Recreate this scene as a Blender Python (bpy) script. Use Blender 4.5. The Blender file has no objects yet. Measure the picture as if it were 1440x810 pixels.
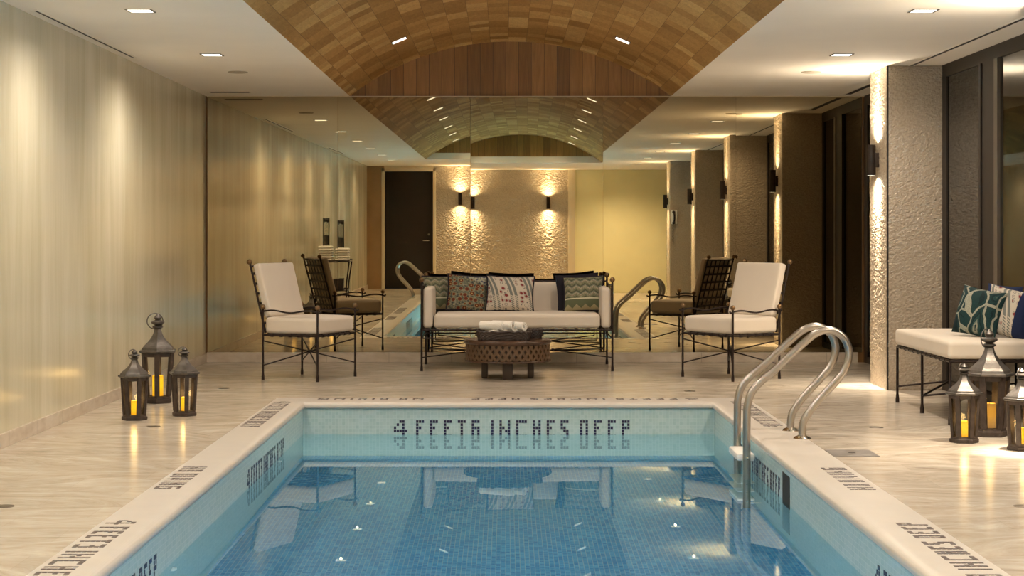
import bpy, bmesh, math, random
from mathutils import Vector, Matrix
random.seed(7)
PI = math.pi
SC = bpy.context.scene
COL = SC.collection

# ---------------------------------------------------------------- camera, world, exposure
CAM_H = 1.232
cam = bpy.data.cameras.new('camera')
cam.sensor_width = 36.0
cam.lens = 2450.0 / 1440.0 * 36.0
cam.shift_x = 9.0 / 1440.0
cam.shift_y = -73.0 / 1440.0
cam.clip_end = 200
camo = bpy.data.objects.new('camera', cam)
camo.location = (0, 0, CAM_H)
camo.rotation_euler = (PI / 2, 0, 0)
COL.objects.link(camo)
SC.camera = camo

w = bpy.data.worlds.new('night')
SC.world = w
w.use_nodes = True
w.node_tree.nodes['Background'].inputs[0].default_value = (0.010, 0.012, 0.018, 1)
w.node_tree.nodes['Background'].inputs[1].default_value = 1.0

SC.view_settings.view_transform = 'Standard'
SC.view_settings.look = 'None'
SC.view_settings.gamma = 1.0
SC.view_settings.use_curve_mapping = False
SC.view_settings.exposure = 1.05
SC.cycles.sample_clamp_indirect = 4.0
SC.cycles.max_bounces = 12
SC.cycles.diffuse_bounces = 5
SC.cycles.glossy_bounces = 6
SC.cycles.transmission_bounces = 8
SC.cycles.transparent_max_bounces = 16
SC.cycles.blur_glossy = 0.5

WARM = (1.0, 0.85, 0.70)
E_DOWN = 55.0      # ceiling downlights
E_VAULT = 30.0
E_SCONCE = 60.0
E_REAR = 70.0
E_POOL = 230.0

# ---------------------------------------------------------------- main dimensions
MY = 17.0          # mirror wall
RY = -2.8          # rear wall
LX = -2.93         # left wall
WX = 3.50          # window plane
CH = 2.60          # ceiling height
VL, VR = -1.523, 1.616   # springing lines of the vault
VC = (VL + VR) / 2
VHW = (VR - VL) / 2
VRISE = 0.534
VRAD = (VHW ** 2 + VRISE ** 2) / (2 * VRISE)
VY0 = 0.8          # rear end of the vault
WATER = -0.246

# ---------------------------------------------------------------- mesh helpers
class MB:
    def __init__(s):
        s.v = []; s.f = []; s.m = []; s.uv = {}
    def add(s, vs, fs, mi=0):
        o = len(s.v)
        s.v += [tuple(p) for p in vs]
        for f in fs:
            s.f.append(tuple(i + o for i in f)); s.m.append(mi)
        return s
    def box(s, x0, x1, y0, y1, z0, z1, mi=0):
        vs = [(x, y, z) for z in (z0, z1) for y in (y0, y1) for x in (x0, x1)]
        return s.add(vs, [(0, 2, 3, 1), (4, 5, 7, 6), (0, 1, 5, 4), (2, 6, 7, 3), (0, 4, 6, 2), (1, 3, 7, 5)], mi)
    def bbox(s, x0, x1, y0, y1, z0, z1, b=0.004, mi=0, seg=2):
        bm = bmesh.new()
        bmesh.ops.create_cube(bm, size=1)
        for v in bm.verts:
            v.co = Vector(((x0 + x1) / 2 + v.co.x * (x1 - x0), (y0 + y1) / 2 + v.co.y * (y1 - y0), (z0 + z1) / 2 + v.co.z * (z1 - z0)))
        bmesh.ops.bevel(bm, geom=bm.edges[:], offset=b, segments=seg, affect='EDGES', profile=0.5)
        return s.addbm(bm, mi)
    def addbm(s, bm, mi=0):
        bm.verts.index_update()
        s.add([v.co[:] for v in bm.verts], [[v.index for v in f.verts] for f in bm.faces], mi)
        bm.free()
        return s
    def tube(s, pts, r, n=8, mi=0, closed=False):
        pts = [Vector(p) for p in pts]
        m = len(pts)
        rs = r if isinstance(r, (list, tuple)) else [r] * m
        tang = []
        for i in range(m):
            a = pts[i - 1] if (i > 0 or closed) else pts[i]
            b = pts[(i + 1) % m] if (i < m - 1 or closed) else pts[i]
            tang.append((b - a).normalized())
        ref = Vector((0, 0, 1)) if abs(tang[0].z) < 0.9 else Vector((1, 0, 0))
        nrm = tang[0].cross(ref).normalized()
        vs = []
        for i in range(m):
            nrm = (nrm - tang[i] * nrm.dot(tang[i])).normalized()
            bn = tang[i].cross(nrm)
            for k in range(n):
                a = 2 * PI * k / n
                vs.append(pts[i] + (nrm * math.cos(a) + bn * math.sin(a)) * rs[i])
        fs = []
        for i in range(m if closed else m - 1):
            j = (i + 1) % m
            for k in range(n):
                l = (k + 1) % n
                fs.append((i * n + k, i * n + l, j * n + l, j * n + k))
        if not closed:
            fs.append(tuple(range(n))[::-1]); fs.append(tuple((m - 1) * n + k for k in range(n)))
        return s.add(vs, fs, mi)
    def lathe(s, prof, c=(0, 0, 0), n=24, mi=0, rot=0.0, sx=1.0, sy=1.0):
        vs = []
        for r, z in prof:
            for k in range(n):
                a = 2 * PI * k / n + rot
                vs.append((c[0] + max(r, 1e-4) * math.cos(a) * sx, c[1] + max(r, 1e-4) * math.sin(a) * sy, c[2] + z))
        fs = []
        for i in range(len(prof) - 1):
            for k in range(n):
                l = (k + 1) % n
                fs.append((i * n + k, i * n + l, (i + 1) * n + l, (i + 1) * n + k))
        fs.append(tuple(range(n))[::-1]); fs.append(tuple((len(prof) - 1) * n + k for k in range(n)))
        return s.add(vs, fs, mi)
    def ball(s, c, r, n=12, mi=0):
        k = 8
        return s.lathe([(r * math.sin(PI * i / k), -r * math.cos(PI * i / k)) for i in range(k + 1)], c, n, mi)
    def xf(s, M):
        s.v = [tuple(M @ Vector(p)) for p in s.v]
        return s
    def build(s, name, mat, parent=None, smooth=True, angle=40, loc=None, rotz=0):
        me = bpy.data.meshes.new(name)
        me.from_pydata(s.v, [], s.f)
        mats = mat if isinstance(mat, (list, tuple)) else [mat]
        for m in mats: me.materials.append(m)
        for p, mi in zip(me.polygons, s.m):
            p.material_index = mi
        me.validate(); me.update()
        if smooth:
            for p in me.polygons: p.use_smooth = True
            me.set_sharp_from_angle(angle=math.radians(angle))
        o = bpy.data.objects.new(name, me)
        COL.objects.link(o)
        if parent: o.parent = parent
        if loc: o.location = loc
        if rotz: o.rotation_euler = (0, 0, rotz)
        return o

def cushion_mb(w, d, h, r=0.03, puff=0.012, nx=12, ny=10, nz=4):
    """softly rounded upholstery block centred at origin"""
    def rnd(p):
        hx, hy, hz = w / 2 - r, d / 2 - r, h / 2 - r
        q = Vector((max(-hx, min(hx, p.x)), max(-hy, min(hy, p.y)), max(-hz, min(hz, p.z))))
        dd = p - q
        if dd.length > 1e-9: p = q + dd.normalized() * r
        u, v = min(1, abs(2 * p.x / w)), min(1, abs(2 * p.y / d))
        k = puff * (1 - u ** 4) * (1 - v ** 4)
        p.z += k * (1 if p.z > 0 else -0.3) * min(1, abs(p.z) / (h / 2))
        return p
    def ax(L, n):
        c = []
        for i in range(n + 1):
            t = -1 + 2 * i / n
            c.append(t * L / 2)
        # concentrate extra loops near the ends for the round edge
        e = [L / 2 - r, L / 2 - r * 0.62, L / 2 - r * 0.3]
        c += e + [-x for x in e]
        c = sorted(set(round(x, 6) for x in c))
        return c
    X, Y, Z = ax(w, nx), ax(d, ny), ax(h, nz)
    mb = MB()
    def face(A, B, fn, flip):
        vs = [rnd(Vector(fn(a, b))) for a in A for b in B]
        nb = len(B)
        fs = []
        for i in range(len(A) - 1):
            for j in range(nb - 1):
                q = (i * nb + j, (i + 1) * nb + j, (i + 1) * nb + j + 1, i * nb + j + 1)
                fs.append(q[::-1] if flip else q)
        mb.add(vs, fs)
    face(X, Y, lambda a, b: (a, b, h / 2), False)
    face(X, Y, lambda a, b: (a, b, -h / 2), True)
    face(X, Z, lambda a, b: (a, -d / 2, b), False)
    face(X, Z, lambda a, b: (a, d / 2, b), True)
    face(Y, Z, lambda a, b: (w / 2, a, b), False)
    face(Y, Z, lambda a, b: (-w / 2, a, b), True)
    bm = bmesh.new()
    vl = [bm.verts.new(p) for p in mb.v]
    for f in mb.f: bm.faces.new([vl[i] for i in f])
    bmesh.ops.remove_doubles(bm, verts=bm.verts[:], dist=1e-5)
    out = MB(); out.addbm(bm)
    return out

def catmull(pts, n=6):
    P = [Vector(p) for p in pts]
    out = []
    for i in range(len(P) - 1):
        p0 = P[i - 1] if i else P[0] * 2 - P[1]
        p1, p2 = P[i], P[i + 1]
        p3 = P[i + 2] if i + 2 < len(P) else P[-1] * 2 - P[-2]
        for k in range(n):
            t = k / n
            out.append(0.5 * ((2 * p1) + (p2 - p0) * t + (2 * p0 - 5 * p1 + 4 * p2 - p3) * t * t + (3 * p1 - p0 - 3 * p2 + p3) * t ** 3))
    out.append(P[-1])
    return out

def thing(name, label, cat, loc=(0, 0, 0), rotz=0, group=None):
    o = bpy.data.objects.new(name, None)
    o.empty_display_size = 0.1
    COL.objects.link(o)
    o.location = loc; o.rotation_euler = (0, 0, rotz)
    tag(o, label, cat, group)
    return o
def tag(o, label, cat, group=None):
    o['label'] = label; o['category'] = cat
    if group: o['group'] = group
    return o
def structure(o):
    o['kind'] = 'structure'
    return o
def copy_tree(o, parent=None):
    c = o.copy(); COL.objects.link(c)
    if parent: c.parent = parent
    for ch in list(o.children): copy_tree(ch, c)
    return c

# ---------------------------------------------------------------- material helpers
class NG:
    def __init__(s, name):
        s.m = bpy.data.materials.new(name); s.m.use_nodes = True
        s.t = s.m.node_tree; s.t.nodes.clear()
        s.out = s.t.nodes.new('ShaderNodeOutputMaterial')
    def n(s, typ, **kw):
        nd = s.t.nodes.new(typ)
        for k, v in kw.items(): setattr(nd, k, v)
        return nd
    def set(s, sock, val):
        if isinstance(val, bpy.types.NodeSocket): s.t.links.new(val, sock)
        elif isinstance(val, (tuple, list)) and len(val) == 3 and sock.type == 'RGBA': sock.default_value = (*val, 1)
        else: sock.default_value = val
    def math(s, op, a, b=0.0, c=None):
        nd = s.n('ShaderNodeMath', operation=op)
        s.set(nd.inputs[0], a); s.set(nd.inputs[1], b)
        if c is not None: s.set(nd.inputs[2], c)
        return nd.outputs[0]
    def coord(s, which='Object'):
        return s.n('ShaderNodeTexCoord').outputs[which]
    def geo(s):
        return s.n('ShaderNodeNewGeometry').outputs['Position']
    def map(s, vec, scale=(1, 1, 1), rot=(0, 0, 0), loc=(0, 0, 0)):
        nd = s.n('ShaderNodeMapping')
        s.set(nd.inputs['Vector'], vec)
        nd.inputs['Scale'].default_value = scale; nd.inputs['Rotation'].default_value = rot; nd.inputs['Location'].default_value = loc
        return nd.outputs[0]
    def noise(s, vec, scale=5, detail=3, rough=0.5, dist=0.0, out=0):
        nd = s.n('ShaderNodeTexNoise')
        s.set(nd.inputs['Vector'], vec)
        nd.inputs['Scale'].default_value = scale; nd.inputs['Detail'].default_value = detail
        nd.inputs['Roughness'].default_value = rough; nd.inputs['Distortion'].default_value = dist
        return nd.outputs[out]
    def voro(s, vec, scale=5, feature='F1', out='Distance', rnd=1.0):
        nd = s.n('ShaderNodeTexVoronoi', feature=feature)
        s.set(nd.inputs['Vector'], vec)
        nd.inputs['Scale'].default_value = scale
        nd.inputs['Randomness'].default_value = rnd
        return nd.outputs[out]
    def ramp(s, fac, stops, interp='LINEAR'):
        nd = s.n('ShaderNodeValToRGB')
        cr = nd.color_ramp; cr.interpolation = interp
        while len(cr.elements) < len(stops): cr.elements.new(0.5)
        for e, (p, c) in zip(cr.elements, stops):
            e.position = p; e.color = (*c, 1) if len(c) == 3 else c
        s.set(nd.inputs[0], fac)
        return nd.outputs[0]
    def mix(s, fac, a, b, blend='MIX'):
        nd = s.n('ShaderNodeMix', data_type='RGBA', blend_type=blend)
        s.set(nd.inputs[0], fac); s.set(nd.inputs[6], a); s.set(nd.inputs[7], b)
        return nd.outputs[2]
    def sep(s, vec):
        nd = s.n('ShaderNodeSeparateXYZ'); s.set(nd.inputs[0], vec)
        return nd.outputs
    def comb(s, x, y, z=0.0):
        nd = s.n('ShaderNodeCombineXYZ')
        s.set(nd.inputs[0], x); s.set(nd.inputs[1], y); s.set(nd.inputs[2], z)
        return nd.outputs[0]
    def bump(s, h, strength=0.3, dist=0.01):
        nd = s.n('ShaderNodeBump')
        s.set(nd.inputs['Height'], h)
        nd.inputs['Strength'].default_value = strength; nd.inputs['Distance'].default_value = dist
        return nd.outputs[0]
    def bsdf(s, color, rough=0.5, metal=0.0, normal=None, spec=0.5, **kw):
        nd = s.n('ShaderNodeBsdfPrincipled')
        s.set(nd.inputs['Base Color'], color); s.set(nd.inputs['Roughness'], rough)
        nd.inputs['Metallic'].default_value = metal
        nd.inputs['Specular IOR Level'].default_value = spec
        if normal: s.set(nd.inputs['Normal'], normal)
        for k, v in kw.items(): s.set(nd.inputs[k], v)
        s.t.links.new(nd.outputs[0], s.out.inputs[0])
        return s.m

def simple(name, color, rough=0.5, metal=0.0, var=0.06, scale=30, bump=0.0, spec=0.5, **kw):
    g = NG(name)
    c = g.coord('Object')
    nz = g.noise(c, scale, 3)
    lo = tuple(max(0, x * (1 - var)) for x in color); hi = tuple(min(1, x * (1 + var)) for x in color)
    colr = g.ramp(nz, [(0.3, lo), (0.7, hi)])
    nrm = g.bump(g.noise(c, scale * 4, 3), bump, 0.004) if bump else None
    return g.bsdf(colr, rough, metal, nrm, spec, **kw)

def emis(name, color, strength):
    g = NG(name)
    e = g.n('ShaderNodeEmission')
    e.inputs[0].default_value = (*color, 1); e.inputs[1].default_value = strength
    g.t.links.new(e.outputs[0], g.out.inputs[0])
    return g.m

# marble deck: pale vein-cut stone laid with fine joints
def mat_marble():
    g = NG('deck_marble'); p = g.geo()
    warp = g.noise(g.map(p, (0.35, 0.5, 1)), 1.3, 2)
    xyz = g.sep(p)
    tile = g.math('FLOOR', g.math('DIVIDE', xyz[1], 0.61))
    wn = g.n('ShaderNodeTexWhiteNoise', noise_dimensions='1D'); g.set(wn.inputs['W'], tile)
    yy = g.math('ADD', g.math('ADD', xyz[1], g.math('MULTIPLY', warp, 1.1)), g.math('MULTIPLY', xyz[0], g.math('MULTIPLY_ADD', wn.outputs[0], 0.9, -0.45)))
    vec = g.comb(g.math('MULTIPLY_ADD', xyz[0], 0.8, g.math('MULTIPLY', wn.outputs[0], 9.0)), g.math('MULTIPLY', yy, 2.6), 0.0)
    n1 = g.noise(vec, 2.6, 8, 0.74, 1.1)
    n2 = g.noise(g.map(p, (0.5, 1.3, 1)), 0.9, 2)
    c = g.ramp(n1, [(0.32, (0.29, 0.235, 0.185)), (0.43, (0.44, 0.38, 0.315)), (0.53, (0.53, 0.475, 0.405)), (0.66, (0.66, 0.61, 0.54))])
    c = g.mix(g.math('MULTIPLY', n2, 0.25), c, (0.72, 0.63, 0.46))
    br = g.n('ShaderNodeTexBrick'); g.set(br.inputs['Vector'], g.map(p, (1, 1, 1)))
    br.inputs['Scale'].default_value = 1.0; br.inputs['Brick Width'].default_value = 0.61; br.inputs['Row Height'].default_value = 0.305
    br.inputs['Mortar Size'].default_value = 0.0018; br.inputs['Color1'].default_value = (0.94, 0.94, 0.94, 1); br.inputs['Color2'].default_value = (1.06, 1.05, 1.04, 1)
    br.inputs['Mortar'].default_value = (0.82, 0.8, 0.78, 1); br.inputs['Mortar Smooth'].default_value = 0.6
    c = g.mix(0.9, c, br.outputs[0], 'MULTIPLY')
    rgh = g.math('MULTIPLY_ADD', g.noise(p, 6, 3), 0.16, 0.13)
    return g.bsdf(c, rgh, 0, g.bump(n1, 0.05, 0.002), 0.5)
M_MARBLE = mat_marble()
M_COPING = simple('coping_stone', (0.545, 0.505, 0.455), 0.32, 0, 0.03, 6)

def mat_plaster():
    g = NG('polished_plaster'); p = g.geo()
    a = g.noise(g.map(p, (1, 2.2, 0.22)), 1.6, 4, 0.6, 0.4)
    b = g.noise(g.map(p, (1, 14, 0.7)), 2.0, 5, 0.65)
    c = g.ramp(a, [(0.30, (0.61, 0.565, 0.41)), (0.5, (0.68, 0.645, 0.49)), (0.70, (0.74, 0.71, 0.57))])
    c2 = g.ramp(b, [(0.3, (0.93, 0.92, 0.90)), (0.7, (1.02, 1.01, 1.0))])
    c = g.mix(0.6, c, c2, 'MULTIPLY')
    f = g.noise(g.map(p, (1, 30, 2.2)), 2.5, 4, 0.6)
    h = g.math('ADD', g.math('MULTIPLY', b, 0.6), g.math('MULTIPLY', f, 0.4))
    rgh = g.math('MULTIPLY_ADD', a, 0.24, 0.09)
    return g.bsdf(c, rgh, 0.04, g.bump(h, 0.24, 0.006), 0.6)
M_PLASTER = mat_plaster()
M_CEIL = simple('ceiling_paint', (0.88, 0.83, 0.74), 0.7, 0, 0.02, 2)
M_YELLOW = simple('yellow_plaster', (0.86, 0.79, 0.46), 0.45, 0, 0.06, 1.5)
M_CREAM = simple('cream_trim', (0.66, 0.56, 0.40), 0.45, 0, 0.03, 4)
M_BROWNWALL = simple('brown_wood_panel', (0.33, 0.20, 0.09), 0.4, 0, 0.12, 3)
M_DOORDARK = simple('dark_door', (0.016, 0.010, 0.007), 0.8, 0, 0.2, 3)

def mat_base():
    g = NG('base_marble'); p = g.geo()
    n = g.noise(g.map(p, (1.2, 1.2, 3)), 4, 5, 0.6, 0.5)
    c = g.ramp(n, [(0.3, (0.50, 0.42, 0.33)), (0.7, (0.70, 0.63, 0.54))])
    x = g.sep(p)
    j = g.math('LESS_THAN', g.math('FRACT', g.math('DIVIDE', g.math('ADD', x[0], x[1]), 0.61)), 0.006)
    c = g.mix(j, c, (0.36, 0.31, 0.25))
    return g.bsdf(c, 0.3)
M_BASE = mat_base()

def mat_stone():
    g = NG('split_face_stone'); p = g.geo()
    wp = g.n('ShaderNodeVectorMath', operation='ADD'); g.set(wp.inputs[0], p)
    ns = g.n('ShaderNodeVectorMath', operation='SCALE'); g.set(ns.inputs[0], g.noise(p, 20, 2, out=1)); ns.inputs['Scale'].default_value = 0.02
    g.t.links.new(ns.outputs[0], wp.inputs[1])
    vc = g.sep(g.voro(g.map(wp.outputs[0], (1, 1, 1.7)), 30, 'F1', 'Color'))
    v1 = g.voro(g.map(wp.outputs[0], (1, 1, 1.7)), 30, 'F1')
    v2 = g.noise(p, 90, 3, 0.6, 0.2)
    h = g.math('ADD', g.math('ADD', g.math('MULTIPLY', vc[0], 0.45), g.math('MULTIPLY', v1, 0.5)), g.math('MULTIPLY', v2, 0.5))
    c = g.ramp(g.noise(p, 60, 3), [(0.3, (0.35, 0.29, 0.22)), (0.7, (0.47, 0.40, 0.31))])
    return g.bsdf(c, 0.36, 0, g.bump(h, 0.5, 0.004), 0.5)
M_STONE = mat_stone()

def mat_vault():
    g = NG('vault_wood_block'); uv = g.coord('UV')
    def brick(bw, bh, off):
        br = g.n('ShaderNodeTexBrick'); g.set(br.inputs['Vector'], g.map(uv, (1, 1, 1), loc=off))
        br.inputs['Scale'].default_value = 1.0; br.inputs['Brick Width'].default_value = bw; br.inputs['Row Height'].default_value = bh
        br.inputs['Mortar Size'].default_value = 0.0015; br.offset = 0.37; br.squash = 1.6; br.squash_frequency = 3
        br.inputs['Color1'].default_value = (0, 0, 0, 1); br.inputs['Color2'].default_value = (1, 1, 1, 1); br.inputs['Mortar'].default_value = (0.1, 0.1, 0.1, 1)
        return br
    b1 = brick(0.235, 0.175, (0.13, 0.02, 0)); 
    col = g.ramp(b1.outputs[0], [(0.0, (0.34, 0.190, 0.066)), (0.35, (0.43, 0.250, 0.090)), (0.7, (0.51, 0.310, 0.118)), (1.0, (0.63, 0.425, 0.185))])
    gr = g.noise(g.map(uv, (3, 14, 1)), 3, 6, 0.65, 0.8)
    col = g.mix(0.75, col, g.ramp(gr, [(0.3, (0.72, 0.70, 0.68)), (0.7, (1.12, 1.1, 1.08))]), 'MULTIPLY')
    bg = g.noise(uv, 1.2, 2)
    col = g.mix(0.5, col, g.ramp(bg, [(0.3, (0.85, 0.82, 0.78)), (0.7, (1.15, 1.15, 1.12))]), 'MULTIPLY')
    col = g.mix(b1.outputs['Fac'], col, (0.18, 0.11, 0.055))
    h = g.math('ADD', g.math('MULTIPLY', b1.outputs[0], 0.6), g.math('MULTIPLY', gr, 0.25))
    return g.bsdf(col, 0.75, 0, g.bump(h, 0.4, 0.005), 0.12)
M_VAULT = mat_vault()

def mat_planks():
    g = NG('gable_planks'); p = g.geo(); x = g.sep(p)
    u = g.math('DIVIDE', x[0], 0.125)
    cell = g.math('FLOOR', u)
    wn = g.n('ShaderNodeTexWhiteNoise', noise_dimensions='1D'); g.set(wn.inputs['W'], cell)
    c = g.ramp(wn.outputs[0], [(0.0, (0.24, 0.12, 0.036)), (0.5, (0.34, 0.175, 0.053)), (1.0, (0.44, 0.24, 0.078))])
    gr = g.noise(g.comb(g.math('MULTIPLY_ADD', x[0], 22, g.math('MULTIPLY', cell, 3.7)), 0.0, g.math('MULTIPLY', x[2], 1.6)), 2.0, 5, 0.6, 0.6)
    c = g.mix(0.8, c, g.ramp(gr, [(0.3, (0.68, 0.66, 0.62)), (0.7, (1.15, 1.12, 1.1))]), 'MULTIPLY')
    j = g.math('LESS_THAN', g.math('FRACT', u), 0.03)
    c = g.mix(j, c, (0.05, 0.028, 0.012))
    return g.bsdf(c, 0.42)
M_PLANKS = mat_planks()

def mat_mirror():
    g = NG('bronze_mirror')
    gl = g.n('ShaderNodeBsdfGlossy'); gl.inputs['Color'].default_value = (0.44, 0.37, 0.24, 1); gl.inputs['Roughness'].default_value = 0.0
    g.t.links.new(gl.outputs[0], g.out.inputs[0])
    return g.m
M_MIRROR = mat_mirror()

def mat_pane(name, tint, ior, rough=0.0):
    g = NG(name)
    fr = g.n('ShaderNodeFresnel'); fr.inputs[0].default_value = ior
    tr = g.n('ShaderNodeBsdfTransparent'); tr.inputs[0].default_value = (*tint, 1)
    gl = g.n('ShaderNodeBsdfGlossy'); gl.inputs['Roughness'].default_value = rough
    mx = g.n('ShaderNodeMixShader')
    g.t.links.new(fr.outputs[0], mx.inputs[0]); g.t.links.new(tr.outputs[0], mx.inputs[1]); g.t.links.new(gl.outputs[0], mx.inputs[2])
    g.t.links.new(mx.outputs[0], g.out.inputs[0])
    return g.m
M_WINGLASS = mat_pane('window_glass', (0.35, 0.36, 0.36), 3.2)
M_LANTGLASS = mat_pane('lantern_glass', (0.93, 0.93, 0.92), 1.45)
M_FRAME = simple('bronze_window_frame', (0.028, 0.021, 0.016), 0.5, 0.3, 0.1, 8)

def mat_tile():
    g = NG('pool_mosaic'); p = g.geo()
    T = 0.0254
    x = g.sep(p)
    def fr(c): return g.math('ABSOLUTE', g.math('SUBTRACT', g.math('FRACT', g.math('DIVIDE', c, T)), 0.5))
    nrm = g.sep(g.n('ShaderNodeNewGeometry').outputs['Normal'])
    def line(c, n):  # joint line for axis c, ignored when the face points along that axis
        l = g.math('GREATER_THAN', fr(c), 0.43)
        return g.math('MULTIPLY', l, g.math('LESS_THAN', g.math('ABSOLUTE', n), 0.5))
    j = g.math('MAXIMUM', g.math('MAXIMUM', line(x[0], nrm[0]), line(x[1], nrm[1])), line(x[2], nrm[2]))
    cell = g.n('ShaderNodeVectorMath', operation='FLOOR')
    sc = g.n('ShaderNodeVectorMath', operation='SCALE'); g.set(sc.inputs[0], p); sc.inputs['Scale'].default_value = 1 / T
    g.t.links.new(sc.outputs[0], cell.inputs[0])
    wn = g.n('ShaderNodeTexWhiteNoise', noise_dimensions='3D'); g.t.links.new(cell.outputs[0], wn.inputs['Vector'])
    wall = g.ramp(wn.outputs[0], [(0.0, (0.42, 0.57, 0.56)), (1.0, (0.50, 0.63, 0.62))])
    floor = g.ramp(wn.outputs[0], [(0.0, (0.05, 0.29, 0.64)), (0.5, (0.08, 0.38, 0.74)), (1.0, (0.15, 0.50, 0.84))])
    isfl = g.math('GREATER_THAN', g.math('ABSOLUTE', nrm[2]), 0.5)
    c = g.mix(isfl, wall, floor)
    c = g.mix(g.math('MULTIPLY', j, 0.55), c, (0.60, 0.72, 0.70))
    return g.bsdf(c, 0.22)
M_TILE = mat_tile()
M_DARKTILE = simple('navy_mosaic', (0.030, 0.026, 0.075), 0.25, 0, 0.25, 90)
M_GREYTILE = simple('charcoal_mosaic', (0.085, 0.065, 0.070), 0.3, 0, 0.25, 90)

def mat_water():
    g = NG('pool_water'); p = g.geo()
    n = g.noise(g.map(p, (1, 0.8, 1)), 5, 3, 0.5)
    n2 = g.noise(p, 26, 2, 0.5)
    h = g.math('ADD', n, g.math('MULTIPLY', n2, 0.12))
    gl = g.n('ShaderNodeBsdfGlass'); gl.inputs['IOR'].default_value = 1.333; gl.inputs['Roughness'].default_value = 0.0
    gl.inputs['Color'].default_value = (0.80, 0.95, 0.97, 1)
    g.set(gl.inputs['Normal'], g.bump(h, 0.006, 0.008))
    g.t.links.new(gl.outputs[0], g.out.inputs[0])
    return g.m
M_WATER = mat_water()

M_IRON = simple('wrought_iron', (0.030, 0.020, 0.018), 0.42, 0.6, 0.3, 40, 0.1)
M_FINIAL = simple('aged_brass_finial', (0.22, 0.14, 0.07), 0.35, 0.8, 0.2, 30)
def mat_fabric(name, col):
    g = NG(name); c = g.coord('Object')
    n = g.noise(c, 4, 3)
    wv = g.noise(c, 420, 2)
    k = g.ramp(n, [(0.3, tuple(x * 0.965 for x in col)), (0.7, col)])
    return g.bsdf(k, 0.85, 0, g.bump(g.math('ADD', g.math('MULTIPLY', wv, 0.15), n), 0.25, 0.006), 0.2)
M_LINEN = mat_fabric('cream_upholstery', (0.70, 0.63, 0.54))
M_DARKFAB = mat_fabric('black_velvet', (0.020, 0.018, 0.026))
M_NAVYFAB = mat_fabric('navy_velvet', (0.016, 0.026, 0.075))
M_TEALFAB = mat_fabric('teal_velvet', (0.015, 0.10, 0.12))
def mat_towel():
    g = NG('white_terry'); c = g.coord('Object')
    return g.bsdf((0.88, 0.85, 0.79), 0.95, 0, g.bump(g.noise(c, 160, 3), 0.8, 0.006), 0.1)
M_TOWEL = mat_towel()
M_STEEL = simple('brushed_steel', (0.40, 0.37, 0.335), 0.28, 1.0, 0.04, 20)
M_CHROME = simple('polished_chrome', (0.75, 0.72, 0.68), 0.08, 1.0, 0.02, 20)
M_WHITEPL = simple('white_plastic', (0.78, 0.76, 0.72), 0.35, 0, 0.02, 20)
M_TABLE = simple('carved_walnut', (0.095, 0.055, 0.027), 0.38, 0, 0.3, 24, 0.2)
M_TABLETOP = simple('table_top_wood', (0.060, 0.031, 0.018), 0.25, 0, 0.25, 10, 0.05)
M_TABLEDARK = simple('table_dark_core', (0.020, 0.012, 0.009), 0.6, 0, 0.2, 10)
M_TABLELEG = simple('table_leg_wood', (0.045, 0.028, 0.019), 0.45, 0, 0.25, 12, 0.1)
M_WICKER = simple('black_wicker', (0.040, 0.027, 0.022), 0.4, 0, 0.5, 70, 0.4)
M_LMETAL = simple('zinc_roof', (0.13, 0.118, 0.108), 0.42, 0.75, 0.3, 16, 0.3)
M_LWOOD = simple('weathered_dark_wood', (0.040, 0.027, 0.021), 0.6, 0, 0.4, 26, 0.5)
M_SCONCE = simple('dark_bronze_sconce', (0.035, 0.026, 0.022), 0.35, 0.6, 0.2, 20)
M_SLOT = simple('dark_slot', (0.02, 0.017, 0.015), 0.6, 0, 0.1, 10)
M_DISC = simple('ceiling_speaker_grille', (0.43, 0.38, 0.30), 0.7, 0, 0.05, 60)
M_LAMP = emis('lamp_lens', (1.0, 0.93, 0.80), 1.8)
M_VLAMP = emis('vault_lamp_lens', (1.0, 0.95, 0.86), 1.3)
M_BLACKTRIM = simple('lamp_reflector', (0.10, 0.085, 0.07), 0.2, 0.9, 0.1, 10)

def mat_candle(name, hot, cool, s):
    g = NG(name); x = g.sep(g.coord('Generated'))
    e = g.n('ShaderNodeEmission')
    g.set(e.inputs[0], g.ramp(x[2], [(0.0, cool), (0.45, hot), (0.8, hot), (1.0, cool)]))
    e.inputs[1].default_value = s
    d = g.n('ShaderNodeBsdfDiffuse'); d.inputs[0].default_value = (0.5, 0.30, 0.08, 1)
    a = g.n('ShaderNodeAddShader')
    g.t.links.new(e.outputs[0], a.inputs[0]); g.t.links.new(d.outputs[0], a.inputs[1]); g.t.links.new(a.outputs[0], g.out.inputs[0])
    return g.m
M_CANDLE = mat_candle('glowing_wax', (1.0, 0.56, 0.002), (0.88, 0.36, 0.002), 0.52)
M_CANDLE2 = mat_candle('glowing_wax_dim', (0.60, 0.27, 0.03), (0.30, 0.15, 0.04), 0.42)

# ================================================================ STRUCTURE
# pool plan
NXL, NXR = -1.492, 1.537      # coping nose
OXL, OXR = -1.741, 1.833      # coping outer edge
NYF, OYF = 12.96, 13.27
NYN, OYN = 0.64, 0.36
PXL, PXR, PYF, PYN = -1.510, 1.555, 12.98, 0.62  # basin walls
PD = -1.38

fl = MB()
fl.box(LX, OXL, RY, MY, -0.12, 0)
fl.box(OXR, WX + 0.2, RY, MY, -0.12, 0)
fl.box(OXL, OXR, OYF, MY, -0.12, 0)
fl.box(OXL, OXR, RY, OYN, -0.12, 0)
structure(fl.build('floor', M_MARBLE, smooth=False))

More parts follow.
